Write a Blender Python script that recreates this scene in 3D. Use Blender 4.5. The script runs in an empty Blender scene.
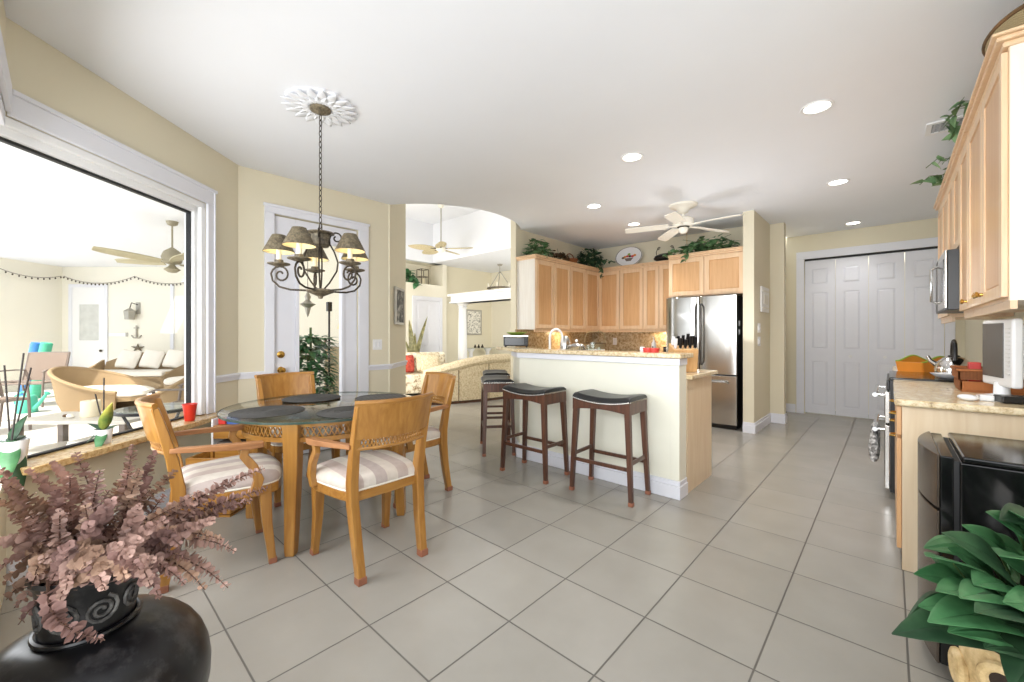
import bpy, bmesh, math, random
from mathutils import Vector, Matrix
PI = math.pi
R = math.radians
S = bpy.context.scene
COL = S.collection

# ------------------------------------------------------------------ camera, sky, sun, lights, exposure
YAW = R(42.5)
cam_d = bpy.data.cameras.new('camera')
cam_d.lens = 412.7 / 1024 * 36.0
cam_d.sensor_width = 36.0
cam_d.shift_y = -6 / 1024
cam_d.clip_start = 0.02
cam = bpy.data.objects.new('camera', cam_d)
cam.location = (0, 0, 1.21)
cam.rotation_euler = (PI / 2, 0, YAW)
COL.objects.link(cam)
S.camera = cam

W = bpy.data.worlds.new('sky')
S.world = W
W.use_nodes = True
bgn = W.node_tree.nodes['Background']
bgn.inputs[0].default_value = (0.93, 0.97, 1.0, 1)
bgn.inputs[1].default_value = 1.45

S.view_settings.view_transform = 'Standard'
S.view_settings.look = 'None'
S.view_settings.gamma = 1.0
S.view_settings.use_curve_mapping = False
S.view_settings.exposure = 0.38


def lamp(name, kind, loc, energy, color=(1, 1, 1), size=None, size_y=None, aim=None, spot=None, blend=0.6, radius=None):
    l = bpy.data.lights.new(name, kind)
    l.energy = energy
    l.color = color
    if kind == 'AREA':
        l.shape = 'RECTANGLE'
        l.size = size
        l.size_y = size_y or size
    if spot:
        l.spot_size = R(spot)
        l.spot_blend = blend
    if radius is not None:
        l.shadow_soft_size = radius
    o = bpy.data.objects.new(name, l)
    o.location = loc
    if aim is not None:
        d = Vector(aim) - Vector(loc)
        o.rotation_euler = d.to_track_quat('-Z', 'Y').to_euler()
    COL.objects.link(o)
    return o


sun = lamp('sun', 'SUN', (-9, -6, 9), 7.0, (1.0, 0.95, 0.86))
# comes over the outer edge of the sunroom roof
sun.rotation_euler = Vector((-0.09, 0.995, -1.42)).to_track_quat('-Z', 'Y').to_euler()
sun.data.angle = R(0.6)
# fill light added behind the camera to even out the room
lamp('rear_fill', 'AREA', (0.9, -2.3, 1.3), 36, (0.96, 0.98, 1.0), 3.6, 2.2, (-1.6, 4.0, 2.0))
lamp('daylight_side_window', 'AREA', (-2.4, -0.36, 1.42), 28, (0.96, 0.98, 1.0), 1.3, 1.6, (-2.5, 2.2, 0.5))
# fill light added near the camera to brighten the ceiling
lamp('ceiling_fill', 'AREA', (-0.5, -1.0, 1.45), 20, (0.96, 0.98, 1.0), 1.6, 1.2, (-2.0, 1.6, 3.1))
lamp('kitchen_fill_spot', 'SPOT', (-0.25, -0.5, 1.75), 185, (0.94, 0.97, 1.0), aim=(-0.9, 7.0, 1.7), spot=58, blend=1.0, radius=0.45)  # added spot that lifts the far end of the kitchen
lamp('kitchen_ceiling_fill', 'AREA', (-1.5, 4.7, 1.32), 9, (0.94, 0.97, 1.0), 1.6, 1.4, (-1.1, 4.9, 2.745))  # unseen upward fill, added to lift the kitchen ceiling
# out of frame fill lights added to brighten the living room
lamp('living_fill', 'AREA', (-6.4, 3.25, 1.7), 78, (1.0, 0.98, 0.94), 2.6, 2.4, (-6.3, 8.0, 2.2))
lamp('dining_fill', 'AREA', (-4.9, 8.0, 2.0), 34, (1.0, 0.98, 0.94), 1.4, 1.6, (-7.0, 7.0, 1.2))  # added fill beyond the beam, no window stands here
# area light added to boost the daylight at the sunroom's open side
lamp('sunroom_daylight_boost', 'AREA', (-7.6, -1.6, 1.5), 40, (1.0, 0.98, 0.94), 5.0, 2.6, (-9.0, 4.0, 1.6))

# ------------------------------------------------------------------ materials


def lin(c):
    c = c / 255.0
    return c / 12.92 if c <= 0.04045 else ((c + 0.055) / 1.055) ** 2.4


def rgb(r, g, b):
    return (lin(r), lin(g), lin(b), 1.0)


class NT:
    def __init__(self, name):
        self.m = bpy.data.materials.new(name)
        self.m.use_nodes = True
        self.t = self.m.node_tree
        self.b = self.t.nodes['Principled BSDF']
        self.tc = None

    def n(self, typ, **kw):
        x = self.t.nodes.new(typ)
        for k, v in kw.items():
            if k in x.inputs:
                x.inputs[k].default_value = v
            else:
                setattr(x, k, v)
        return x

    def l(self, a, b):
        self.t.links.new(a, b)

    def coord(self, scale=(1, 1, 1), kind='Object', rot=(0, 0, 0)):
        tc = self.n('ShaderNodeTexCoord')
        mp = self.n('ShaderNodeMapping')
        mp.inputs['Scale'].default_value = scale
        mp.inputs['Rotation'].default_value = rot
        self.l(tc.outputs[kind], mp.inputs[0])
        return mp.outputs[0]

    def ramp(self, fac, stops):
        r = self.n('ShaderNodeValToRGB')
        el = r.color_ramp.elements
        el[0].position, el[0].color = stops[0]
        el[1].position, el[1].color = stops[-1]
        for p, c in stops[1:-1]:
            e = el.new(p)
            e.color = c
        self.l(fac, r.inputs[0])
        return r.outputs[0]

    def bump(self, h, strength=0.2, dist=0.01):
        b = self.n('ShaderNodeBump')
        b.inputs['Strength'].default_value = strength
        b.inputs['Distance'].default_value = dist
        self.l(h, b.inputs['Height'])
        self.l(b.outputs[0], self.b.inputs['Normal'])


def P(name, col, rough=0.5, metal=0.0, var=0.06, scale=8.0, bump=0.0, bscale=60.0, coat=0.0, spec=None, stretch=(1, 1, 1), emit=None, es=0.0):
    k = NT(name)
    k.b.inputs['Roughness'].default_value = rough
    k.b.inputs['Metallic'].default_value = metal
    if coat:
        k.b.inputs['Coat Weight'].default_value = coat
        k.b.inputs['Coat Roughness'].default_value = 0.08
    if spec is not None:
        k.b.inputs['Specular IOR Level'].default_value = spec
    co = k.coord(stretch)
    nz = k.n('ShaderNodeTexNoise', Scale=scale, Detail=4.0)
    k.l(co, nz.inputs['Vector'])
    lo = tuple(max(0, c * (1 - var)) for c in col[:3]) + (1,)
    hi = tuple(min(1, c * (1 + var)) for c in col[:3]) + (1,)
    k.l(k.ramp(nz.outputs[0], [(0.3, lo), (0.7, hi)]), k.b.inputs['Base Color'])
    if bump:
        n2 = k.n('ShaderNodeTexNoise', Scale=bscale, Detail=3.0)
        k.l(co, n2.inputs['Vector'])
        k.bump(n2.outputs[0], bump, 0.004)
    if emit is not None:
        k.b.inputs['Emission Color'].default_value = emit
        k.b.inputs['Emission Strength'].default_value = es
    return k.m


def wood(name, dark, light, scale=(3, 3, 30), rough=0.35, coat=0.15, kind='Object', along='z'):
    k = NT(name)
    sc = {'z': (22, 22, 1.6), 'x': (1.6, 22, 22), 'y': (22, 1.6, 22)}[along]
    co = k.coord(sc, kind)
    nz = k.n('ShaderNodeTexNoise', Scale=1.5, Detail=6.0, Distortion=0.6)
    k.l(co, nz.inputs['Vector'])
    k.l(k.ramp(nz.outputs[0], [(0.3, dark), (0.72, light)]), k.b.inputs['Base Color'])
    k.b.inputs['Roughness'].default_value = rough
    k.b.inputs['Coat Weight'].default_value = coat
    k.b.inputs['Coat Roughness'].default_value = 0.12
    return k.m


def granite(name, base, mid, dark, rough=0.15, scale=38.0):
    k = NT(name)
    co = k.coord()
    n1 = k.n('ShaderNodeTexNoise', Scale=scale, Detail=8.0, Roughness=0.75)
    n2 = k.n('ShaderNodeTexNoise', Scale=scale * 0.22, Detail=4.0, Distortion=1.2)
    v = k.n('ShaderNodeTexVoronoi', Scale=scale * 2.2)
    for q in (n1, n2, v):
        k.l(co, q.inputs['Vector'])
    c1 = k.ramp(n1.outputs[0], [(0.30, dark), (0.44, mid), (0.56, base), (0.75, tuple(min(1, c * 1.15) for c in base[:3]) + (1,))])
    c2 = k.ramp(n2.outputs[0], [(0.36, mid), (0.62, base)])
    mx = k.n('ShaderNodeMix', data_type='RGBA', blend_type='MULTIPLY')
    mx.inputs[0].default_value = 0.55
    k.l(c1, mx.inputs[6])
    k.l(c2, mx.inputs[7])
    k.l(mx.outputs[2], k.b.inputs['Base Color'])
    k.b.inputs['Roughness'].default_value = rough
    return k.m


def glass(name, tint=(1, 1, 1, 1), refl=0.07, rough=0.0):
    m = bpy.data.materials.new(name)
    m.use_nodes = True
    t = m.node_tree
    t.nodes.remove(t.nodes['Principled BSDF'])
    tr = t.nodes.new('ShaderNodeBsdfTransparent')
    gl = t.nodes.new('ShaderNodeBsdfGlossy')
    tr.inputs[0].default_value = tint
    gl.inputs['Roughness'].default_value = rough
    fr = t.nodes.new('ShaderNodeLayerWeight')
    fr.inputs[0].default_value = 0.5
    pw = t.nodes.new('ShaderNodeMath')
    pw.operation = 'POWER'
    pw.inputs[1].default_value = 5.0
    mul = t.nodes.new('ShaderNodeMath')
    mul.operation = 'MULTIPLY_ADD'
    mul.inputs[1].default_value = 0.8
    mul.inputs[2].default_value = refl
    mx = t.nodes.new('ShaderNodeMixShader')
    t.links.new(fr.outputs['Facing'], pw.inputs[0])
    t.links.new(pw.outputs[0], mul.inputs[0])
    t.links.new(mul.outputs[0], mx.inputs[0])
    t.links.new(tr.outputs[0], mx.inputs[1])
    t.links.new(gl.outputs[0], mx.inputs[2])
    t.links.new(mx.outputs[0], t.nodes['Material Output'].inputs[0])
    return m


def tile_mat():
    k = NT('floor_tile')
    geo = k.n('ShaderNodeNewGeometry')
    sp = k.n('ShaderNodeSeparateXYZ')
    k.l(geo.outputs['Position'], sp.inputs[0])

    def cell(sock, off, pitch):
        a = k.n('ShaderNodeMath', operation='ADD')
        a.inputs[1].default_value = off
        k.l(sock, a.inputs[0])
        d = k.n('ShaderNodeMath', operation='DIVIDE')
        d.inputs[1].default_value = pitch
        k.l(a.outputs[0], d.inputs[0])
        p = k.n('ShaderNodeMath', operation='PINGPONG')
        p.inputs[1].default_value = 0.5
        k.l(d.outputs[0], p.inputs[0])
        f = k.n('ShaderNodeMath', operation='FLOOR')
        k.l(d.outputs[0], f.inputs[0])
        return p.outputs[0], f.outputs[0]
    px, fx = cell(sp.outputs[0], 0.363, 0.4125)
    py, fy = cell(sp.outputs[1], -2.514, 0.4120)
    mn = k.n('ShaderNodeMath', operation='MINIMUM')
    k.l(px, mn.inputs[0])
    k.l(py, mn.inputs[1])
    cb = k.n('ShaderNodeCombineXYZ')
    k.l(fx, cb.inputs[0])
    k.l(fy, cb.inputs[1])
    wn = k.n('ShaderNodeTexWhiteNoise')
    k.l(cb.outputs[0], wn.inputs['Vector'])
    nz = k.n('ShaderNodeTexNoise', Scale=3.0, Detail=5.0)
    k.l(geo.outputs['Position'], nz.inputs['Vector'])
    ad = k.n('ShaderNodeMath', operation='MULTIPLY_ADD')
    ad.inputs[1].default_value = 0.35
    k.l(wn.outputs[0], ad.inputs[0])
    k.l(nz.outputs[0], ad.inputs[2])
    base = k.ramp(ad.outputs[0], [(0.35, rgb(150, 146, 138)), (0.95, rgb(161, 157, 149))])
    gr = k.ramp(mn.outputs[0], [(0.0070, (0, 0, 0, 1)), (0.0105, (1, 1, 1, 1))])
    mx = k.n('ShaderNodeMix', data_type='RGBA')
    k.l(gr, mx.inputs[0])
    mx.inputs[6].default_value = rgb(98, 94, 88)
    k.l(base, mx.inputs[7])
    k.l(mx.outputs[2], k.b.inputs['Base Color'])
    rr = k.ramp(gr, [(0.0, (0.8, 0.8, 0.8, 1)), (1.0, (0.24, 0.24, 0.24, 1))])
    k.l(rr, k.b.inputs['Roughness'])
    k.bump(gr, 0.35, 0.003)
    return k.m


def stripe_mat(name, cols, pitch, axis=0, rough=0.85):
    k = NT(name)
    co = k.coord()
    sp = k.n('ShaderNodeSeparateXYZ')
    k.l(co, sp.inputs[0])
    d = k.n('ShaderNodeMath', operation='DIVIDE')
    d.inputs[1].default_value = pitch
    k.l(sp.outputs[axis], d.inputs[0])
    f = k.n('ShaderNodeMath', operation='FRACT')
    k.l(d.outputs[0], f.inputs[0])
    n = len(cols)
    r = k.n('ShaderNodeValToRGB')
    r.color_ramp.interpolation = 'CONSTANT'
    el = r.color_ramp.elements
    el[0].position, el[0].color = 0, cols[0]
    el[1].position, el[1].color = 1 / n, cols[1]
    for i in range(2, n):
        e = el.new(i / n)
        e.color = cols[i]
    k.l(f.outputs[0], r.inputs[0])
    nz = k.n('ShaderNodeTexNoise', Scale=26.0, Detail=5.0)
    k.l(co, nz.inputs['Vector'])
    mx = k.n('ShaderNodeMix', data_type='RGBA', blend_type='MULTIPLY')
    mx.inputs[0].default_value = 0.5
    k.l(r.outputs[0], mx.inputs[6])
    k.l(k.ramp(nz.outputs[0], [(0.3, (0.75, 0.72, 0.7, 1)), (0.7, (1, 1, 1, 1))]), mx.inputs[7])
    k.l(mx.outputs[2], k.b.inputs['Base Color'])
    k.b.inputs['Roughness'].default_value = rough
    return k.m


def speckle(name, a, b, c, scale=30.0, rough=0.85, bump=0.0):
    k = NT(name)
    co = k.coord()
    nz = k.n('ShaderNodeTexNoise', Scale=scale, Detail=5.0, Roughness=0.7)
    k.l(co, nz.inputs['Vector'])
    k.l(k.ramp(nz.outputs[0], [(0.36, a), (0.5, b), (0.64, c)]), k.b.inputs['Base Color'])
    k.b.inputs['Roughness'].default_value = rough
    if bump:
        k.bump(nz.outputs[0], bump, 0.004)
    return k.m


def weave(name, a, b, scale=60.0, rough=0.75):
    k = NT(name)
    co = k.coord()
    w1 = k.n('ShaderNodeTexWave', Scale=scale, Distortion=0.4, wave_type='BANDS', bands_direction='X')
    w2 = k.n('ShaderNodeTexWave', Scale=scale, Distortion=0.4, wave_type='BANDS', bands_direction='Z')
    w3 = k.n('ShaderNodeTexWave', Scale=scale, Distortion=0.4, wave_type='BANDS', bands_direction='Y')
    for w in (w1, w2, w3):
        k.l(co, w.inputs['Vector'])
    m = k.n('ShaderNodeMath', operation='MULTIPLY')
    k.l(w1.outputs['Fac'], m.inputs[0])
    k.l(w2.outputs['Fac'], m.inputs[1])
    a2 = k.n('ShaderNodeMath', operation='ADD')
    k.l(m.outputs[0], a2.inputs[0])
    k.l(w3.outputs['Fac'], a2.inputs[1])
    k.l(k.ramp(a2.outputs[0], [(0.2, a), (1.1, b)]), k.b.inputs['Base Color'])
    k.b.inputs['Roughness'].default_value = rough
    k.bump(a2.outputs[0], 0.5, 0.004)
    return k.m


def leaf_mat(name, a, b, rough=0.45, sss=0.0):
    k = NT(name)
    co = k.coord()
    nz = k.n('ShaderNodeTexNoise', Scale=11.0, Detail=3.0)
    k.l(co, nz.inputs['Vector'])
    k.l(k.ramp(nz.outputs[0], [(0.33, a), (0.68, b)]), k.b.inputs['Base Color'])
    k.b.inputs['Roughness'].default_value = rough
    return k.m


M = {}
M['wall'] = P('wall_paint', rgb(224, 216, 192), 0.7, var=0.015, scale=2, bump=0.05, bscale=120)
M['wall_pale'] = P('pale_wall_paint', rgb(236, 230, 212), 0.75, var=0.012, scale=2, bump=0.04, bscale=120)
M['lanai_wall'] = P('sunroom_wall_paint', rgb(238, 234, 220), 0.8, var=0.012, scale=2)
M['ceil'] = P('ceiling_paint', rgb(238, 240, 245), 0.85, var=0.01, scale=2)
M['trim'] = P('trim_paint', rgb(228, 229, 236), 0.55, var=0.01)
M['white'] = P('white_enamel', rgb(238, 238, 238), 0.35, var=0.01)
M['bar'] = P('bar_panel_paint', rgb(236, 234, 218), 0.55, var=0.012)
M['tile'] = tile_mat()
M['lanai_floor'] = P('sunroom_floor', rgb(206, 202, 194), 0.5, var=0.05, scale=1.5)
M['glass'] = glass('window_glass', refl=0.02)
M['tableglass'] = glass('table_glass', (0.86, 0.92, 0.89, 1), refl=0.10)
M['clear'] = glass('clear_glass', (0.93, 0.96, 0.95, 1), refl=0.08)
M['black'] = P('black_plastic', rgb(22, 22, 24), 0.35, var=0.1)
M['gloss_black'] = P('gloss_black', rgb(14, 14, 15), 0.12, var=0.1)
M['rubber'] = P('black_seal', rgb(26, 26, 28), 0.6, var=0.05)
M['fridgedoor'] = P('smoked_metal_door', rgb(92, 82, 74), 0.18, metal=0.7, var=0.05)
M['steel'] = P('brushed_steel', rgb(196, 194, 190), 0.22, metal=1.0, var=0.04, scale=3, stretch=(40, 40, 0.6))
M['chrome'] = P('chrome', rgb(225, 225, 225), 0.08, metal=1.0, var=0.02)
M['steelwavy'] = P('polished_steel', rgb(200, 198, 194), 0.14, metal=1.0, var=0.03, scale=2.2, bump=0.35, bscale=3.0)
M['brass'] = P('brass', rgb(200, 160, 84), 0.25, metal=1.0, var=0.05)
M['bronze'] = speckle('aged_bronze', rgb(70, 62, 50), rgb(104, 94, 76), rgb(140, 128, 104), 40, 0.55)
M['bronze_dark'] = P('dark_bronze', rgb(66, 58, 48), 0.45, metal=0.6, var=0.12)
M['shade'] = speckle('lamp_shade_metal', rgb(78, 68, 52), rgb(100, 90, 70), rgb(126, 114, 92), 60, 0.6)
M['shade_in'] = P('shade_lining', rgb(246, 232, 188), 0.7, var=0.03)
M['candle'] = P('candle_sleeve', rgb(244, 238, 222), 0.5, var=0.02)
M['oak'] = wood('honey_wood', rgb(150, 100, 40), rgb(180, 130, 62), rough=0.3, coat=0.3)
M['oak_x'] = wood('honey_wood_across', rgb(150, 100, 40), rgb(180, 130, 62), rough=0.3, coat=0.3, along='x')
M['oak_arm'] = wood('worn_arm_wood', rgb(140, 92, 52), rgb(176, 124, 80), rough=0.5, coat=0.0, along='y')
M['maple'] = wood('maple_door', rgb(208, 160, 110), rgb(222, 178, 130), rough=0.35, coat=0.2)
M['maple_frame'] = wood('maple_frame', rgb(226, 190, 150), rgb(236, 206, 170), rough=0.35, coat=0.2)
M['maple_pale'] = wood('maple_pale', rgb(222, 198, 164), rgb(232, 212, 182), rough=0.45, coat=0.1)
M['whitewash'] = wood('pale_side_panel', rgb(232, 226, 216), rgb(240, 236, 228), rough=0.5, coat=0.0)
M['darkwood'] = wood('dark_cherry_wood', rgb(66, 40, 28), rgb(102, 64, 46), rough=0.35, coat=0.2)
M['footcap'] = P('worn_leg_tip', rgb(150, 96, 72), 0.6, var=0.15)
M['handle_grey'] = P('grey_steel_handle', rgb(120, 118, 116), 0.3, metal=1.0)
M['leather'] = P('black_leather', rgb(20, 21, 23), 0.36, var=0.1, bump=0.15, bscale=90)
M['nail'] = P('nickel_nailheads', rgb(208, 206, 200), 0.25, metal=1.0)
M['seat'] = stripe_mat('striped_seat_fabric', [rgb(216, 206, 194), rgb(196, 180, 172), rgb(220, 212, 202), rgb(190, 176, 170)], 0.26, 0)
M['piping'] = P('seat_piping', rgb(236, 230, 216), 0.8)
M['mat'] = weave('placemat_weave', rgb(40, 39, 38), rgb(82, 80, 77), 55)
M['matstripe'] = stripe_mat('striped_placemat', [rgb(44, 43, 43), rgb(92, 90, 88)], 0.035, 0, 0.8)
M['granite'] = granite('granite', rgb(240, 230, 206), rgb(222, 202, 166), rgb(140, 116, 92))
M['granite_dark'] = granite('granite_splash', rgb(226, 216, 194), rgb(190, 170, 136), rgb(96, 84, 68), 0.25, 26)
M['sillgranite'] = granite('granite_sill', rgb(228, 208, 168), rgb(200, 168, 118), rgb(110, 86, 62))
M['vase'] = speckle('black_pottery', rgb(9, 9, 11), rgb(15, 15, 18), rgb(56, 55, 56), 9, 0.3)
M['vase_relief'] = speckle('worn_relief', rgb(50, 49, 48), rgb(84, 82, 80), rgb(120, 118, 114), 30, 0.6)
M['euca'] = leaf_mat('dried_leaf_pink', rgb(146, 113, 103), rgb(212, 176, 162), 0.7)
M['euca2'] = leaf_mat('dried_leaf_mauve', rgb(120, 90, 84), rgb(188, 150, 140), 0.7)
M['euca3'] = leaf_mat('dried_leaf_tan', rgb(132, 102, 84), rgb(200, 164, 140), 0.7)
M['twig'] = P('dry_twig', rgb(96, 70, 58), 0.8, var=0.2)
M['leaf'] = leaf_mat('green_leaf', rgb(46, 96, 56), rgb(90, 142, 94), 0.4)
M['leaf_dark'] = leaf_mat('dark_leaf', rgb(34, 62, 40), rgb(60, 94, 62), 0.5)
M['leaf_ivy'] = leaf_mat('ivy_leaf', rgb(46, 90, 50), rgb(132, 170, 118), 0.5)
M['leaf_brown'] = leaf_mat('dry_foliage', rgb(70, 56, 38), rgb(122, 90, 56), 0.7)
M['leaf_snake'] = leaf_mat('sword_leaf', rgb(92, 92, 60), rgb(160, 154, 108), 0.5)
M['leaf_var'] = leaf_mat('yellow_edged_leaf', rgb(70, 120, 56), rgb(206, 204, 96), 0.4)
M['stem'] = P('green_stem', rgb(86, 110, 60), 0.6, var=0.15)
M['stake'] = P('dark_stake', rgb(40, 32, 28), 0.6)
M['planter'] = speckle('sandstone_planter', rgb(176, 146, 98), rgb(206, 178, 128), rgb(226, 202, 156), 14, 0.8, 0.5)
M['ceramic'] = P('white_ceramic', rgb(236, 236, 238), 0.2, var=0.02, coat=0.3)
M['soil'] = P('soil', rgb(52, 40, 32), 0.95, var=0.25, scale=40)
M['red'] = P('red_plastic', rgb(206, 52, 34), 0.3, var=0.03)
M['redglaze'] = P('red_lid', rgb(206, 62, 56), 0.35, var=0.04)
M['teal'] = P('teal_plastic', rgb(84, 184, 160), 0.4, var=0.03)
M['blue'] = P('blue_towel', rgb(70, 128, 196), 0.9, var=0.08)
M['green'] = P('mint_towel', rgb(84, 184, 150), 0.9, var=0.08)
M['wicker'] = weave('wicker', rgb(110, 88, 60), rgb(182, 156, 118), 70)
M['basket'] = weave('basket_weave', rgb(96, 54, 26), rgb(176, 108, 58), 60)
M['basketgrey'] = weave('pale_basket_weave', rgb(120, 104, 72), rgb(190, 172, 132), 60)
M['cushion'] = P('pale_cushion', rgb(236, 230, 220), 0.9, var=0.03)
M['sling'] = weave('sling_fabric', rgb(108, 92, 82), rgb(160, 142, 128), 90)
M['patio'] = P('taupe_metal', rgb(118, 106, 98), 0.45, var=0.05)
M['tablewhite'] = P('stone_table_top', rgb(206, 200, 188), 0.3, var=0.03)
M['orange'] = P('orange_pottery', rgb(214, 136, 46), 0.35, var=0.06)
M['apple'] = P('green_lining', rgb(150, 176, 70), 0.5, var=0.1)
M['sofa'] = speckle('floral_sofa_fabric', rgb(190, 170, 134), rgb(214, 198, 166), rgb(228, 216, 190), 34, 0.9)
M['sofa2'] = speckle('floral_cushion_fabric', rgb(150, 120, 84), rgb(236, 226, 200), rgb(244, 238, 220), 14, 0.9)
M['redfab'] = speckle('rust_pillow_fabric', rgb(120, 40, 34), rgb(176, 66, 52), rgb(196, 96, 76), 20, 0.9)
M['paper'] = P('paper', rgb(236, 234, 226), 0.8, var=0.02)
M['sketch'] = speckle('ink_drawing', rgb(92, 92, 88), rgb(228, 224, 212), rgb(240, 236, 226), 26, 0.8)
M['landscape'] = speckle('dark_landscape', rgb(40, 40, 38), rgb(78, 78, 74), rgb(196, 194, 186), 7, 0.6)
M['frame_silver'] = P('pewter_frame', rgb(170, 166, 156), 0.35, metal=0.5)
M['screen'] = P('dark_screen', rgb(84, 80, 80), 0.18, var=0.03)
M['wax'] = P('candle_wax', rgb(244, 232, 202), 0.5, var=0.02)
M['lens'] = P('lamp_lens', rgb(255, 252, 244), 0.5, var=0.0, emit=(1, 0.97, 0.9, 1), es=6.0)
M['bulb'] = P('bulb', rgb(255, 240, 200), 0.5, var=0.0, emit=(1, 0.86, 0.58, 1), es=10.0)
M['fanblade'] = P('cream_fan_blade', rgb(244, 240, 228), 0.5, var=0.02)
M['palmblade'] = weave('palm_leaf_blade', rgb(168, 152, 116), rgb(214, 202, 166), 26)
M['fangreen'] = P('driftwood_blade', rgb(176, 168, 138), 0.6, var=0.1)
M['towel'] = speckle('patterned_towel', rgb(30, 30, 34), rgb(150, 150, 150), rgb(244, 244, 244), 34, 0.95)
M['knifewood'] = wood('knife_block_wood', rgb(206, 158, 104), rgb(224, 182, 130))
M['grille'] = P('vent_grille', rgb(196, 196, 196), 0.5)
M['cobalt'] = P('blue_paper', rgb(60, 96, 170), 0.6, var=0.3, scale=20)
M['books'] = stripe_mat('magazine_edges', [rgb(60, 84, 130), rgb(220, 216, 206), rgb(150, 50, 44), rgb(90, 90, 96)], 0.012, 2, 0.6)
M['dial'] = P('clock_face', rgb(240, 236, 226), 0.4)

# ------------------------------------------------------------------ mesh builder


class MB:
    def __init__(self):
        self.v = []
        self.f = []
        self.m = Matrix.Identity(4)

    def at(self, mtx=None):
        self.m = mtx if mtx is not None else Matrix.Identity(4)
        return self

    def add(self, vs, fs):
        o = len(self.v)
        self.v += [tuple(self.m @ Vector(p)) for p in vs]
        self.f += [tuple(i + o for i in q) for q in fs]
        return self

    def box(self, x0, y0, z0, x1, y1, z1):
        x0, x1 = min(x0, x1), max(x0, x1)
        y0, y1 = min(y0, y1), max(y0, y1)
        z0, z1 = min(z0, z1), max(z0, z1)
        vs = [(x, y, z) for z in (z0, z1) for y in (y0, y1) for x in (x0, x1)]
        return self.add(vs, [(0, 2, 3, 1), (4, 5, 7, 6), (0, 1, 5, 4), (1, 3, 7, 5), (3, 2, 6, 7), (2, 0, 4, 6)])

    def cbox(self, c, s):
        return self.box(c[0] - s[0] / 2, c[1] - s[1] / 2, c[2] - s[2] / 2, c[0] + s[0] / 2, c[1] + s[1] / 2, c[2] + s[2] / 2)

    def prism(self, poly, z0, z1):
        n = len(poly)
        area = sum(poly[i][0] * poly[(i + 1) % n][1] - poly[(i + 1) % n][0] * poly[i][1] for i in range(n))
        if area < 0:
            poly = poly[::-1]
        vs = [(x, y, z0) for x, y in poly] + [(x, y, z1) for x, y in poly]
        fs = [tuple(range(n))[::-1], tuple(range(n, 2 * n))]
        fs += [(i, (i + 1) % n, n + (i + 1) % n, n + i) for i in range(n)]
        return self.add(vs, fs)

    def lathe(self, prof, n=32, c=(0, 0, 0), caps=True):
        vs, fs = [], []
        k = len(prof)
        for i in range(n):
            a = 2 * PI * i / n
            for r, z in prof:
                vs.append((c[0] + r * math.cos(a), c[1] + r * math.sin(a), c[2] + z))
        for i in range(n):
            j = (i + 1) % n
            for q in range(k - 1):
                fs.append((i * k + q, j * k + q, j * k + q + 1, i * k + q + 1))
        if caps:
            if prof[0][0] > 1e-6:
                fs.append(tuple(i * k for i in range(n))[::-1])
            if prof[-1][0] > 1e-6:
                fs.append(tuple(i * k + k - 1 for i in range(n)))
        return self.add(vs, fs)

    def ring(self, r0, r1, z0, z1, n=48, c=(0, 0, 0)):
        return self.lathe([(r0, z0), (r1, z0), (r1, z1), (r0, z1), (r0, z0)], n, c, caps=False)

    def tube(self, pts, rad, n=8, flat=None, closed=False):
        """rad: a number or list; flat: (w,h) rectangular section"""
        pts = [Vector(p) for p in pts]
        k = len(pts)
        if not hasattr(rad, '__len__'):
            rad = [rad] * k
        tang = []
        for i in range(k):
            if closed:
                t = pts[(i + 1) % k] - pts[i - 1]
            else:
                t = pts[min(i + 1, k - 1)] - pts[max(i - 1, 0)]
            tang.append(t.normalized() if t.length > 1e-9 else Vector((0, 0, 1)))
        up = Vector((0, 0, 1)) if abs(tang[0].z) < 0.9 else Vector((0, 1, 0))
        vs, fs = [], []
        for i in range(k):
            t = tang[i]
            up = (up - t * up.dot(t))
            up = up.normalized() if up.length > 1e-6 else t.orthogonal().normalized()
            side = t.cross(up).normalized()
            for j in range(n):
                a = 2 * PI * (j + (0.5 if n == 4 else 0)) / n
                if flat:
                    q = side * math.cos(a) * flat[0] * rad[i] + up * math.sin(a) * flat[1] * rad[i]
                else:
                    q = side * math.cos(a) * rad[i] + up * math.sin(a) * rad[i]
                vs.append(tuple(pts[i] + q))
        for i in range(k if closed else k - 1):
            i2 = (i + 1) % k
            for j in range(n):
                j2 = (j + 1) % n
                fs.append((i * n + j, i * n + j2, i2 * n + j2, i2 * n + j))
        if not closed:
            fs.append(tuple(range(n))[::-1])
            fs.append(tuple((k - 1) * n + j for j in range(n)))
        return self.add(vs, fs)

    def sweep(self, secs):
        """secs: list of equal-length closed loops of points"""
        k, n = len(secs), len(secs[0])
        vs = [tuple(p) for s in secs for p in s]
        fs = []
        for i in range(k - 1):
            for j in range(n):
                j2 = (j + 1) % n
                fs.append((i * n + j, i * n + j2, (i + 1) * n + j2, (i + 1) * n + j))
        fs.append(tuple(range(n))[::-1])
        fs.append(tuple((k - 1) * n + j for j in range(n)))
        return self.add(vs, fs)

    def blob(self, c, r, n=12, m=8):
        prof = [(max(1e-4, math.sin(PI * i / m)) * 1.0, -math.cos(PI * i / m)) for i in range(m + 1)]
        vs, fs = [], []
        for i in range(n):
            a = 2 * PI * i / n
            for q, z in prof:
                vs.append((c[0] + r[0] * q * math.cos(a), c[1] + r[1] * q * math.sin(a), c[2] + r[2] * z))
        k = m + 1
        for i in range(n):
            j = (i + 1) % n
            for q in range(m):
                fs.append((i * k + q, j * k + q, j * k + q + 1, i * k + q + 1))
        return self.add(vs, fs)

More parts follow.
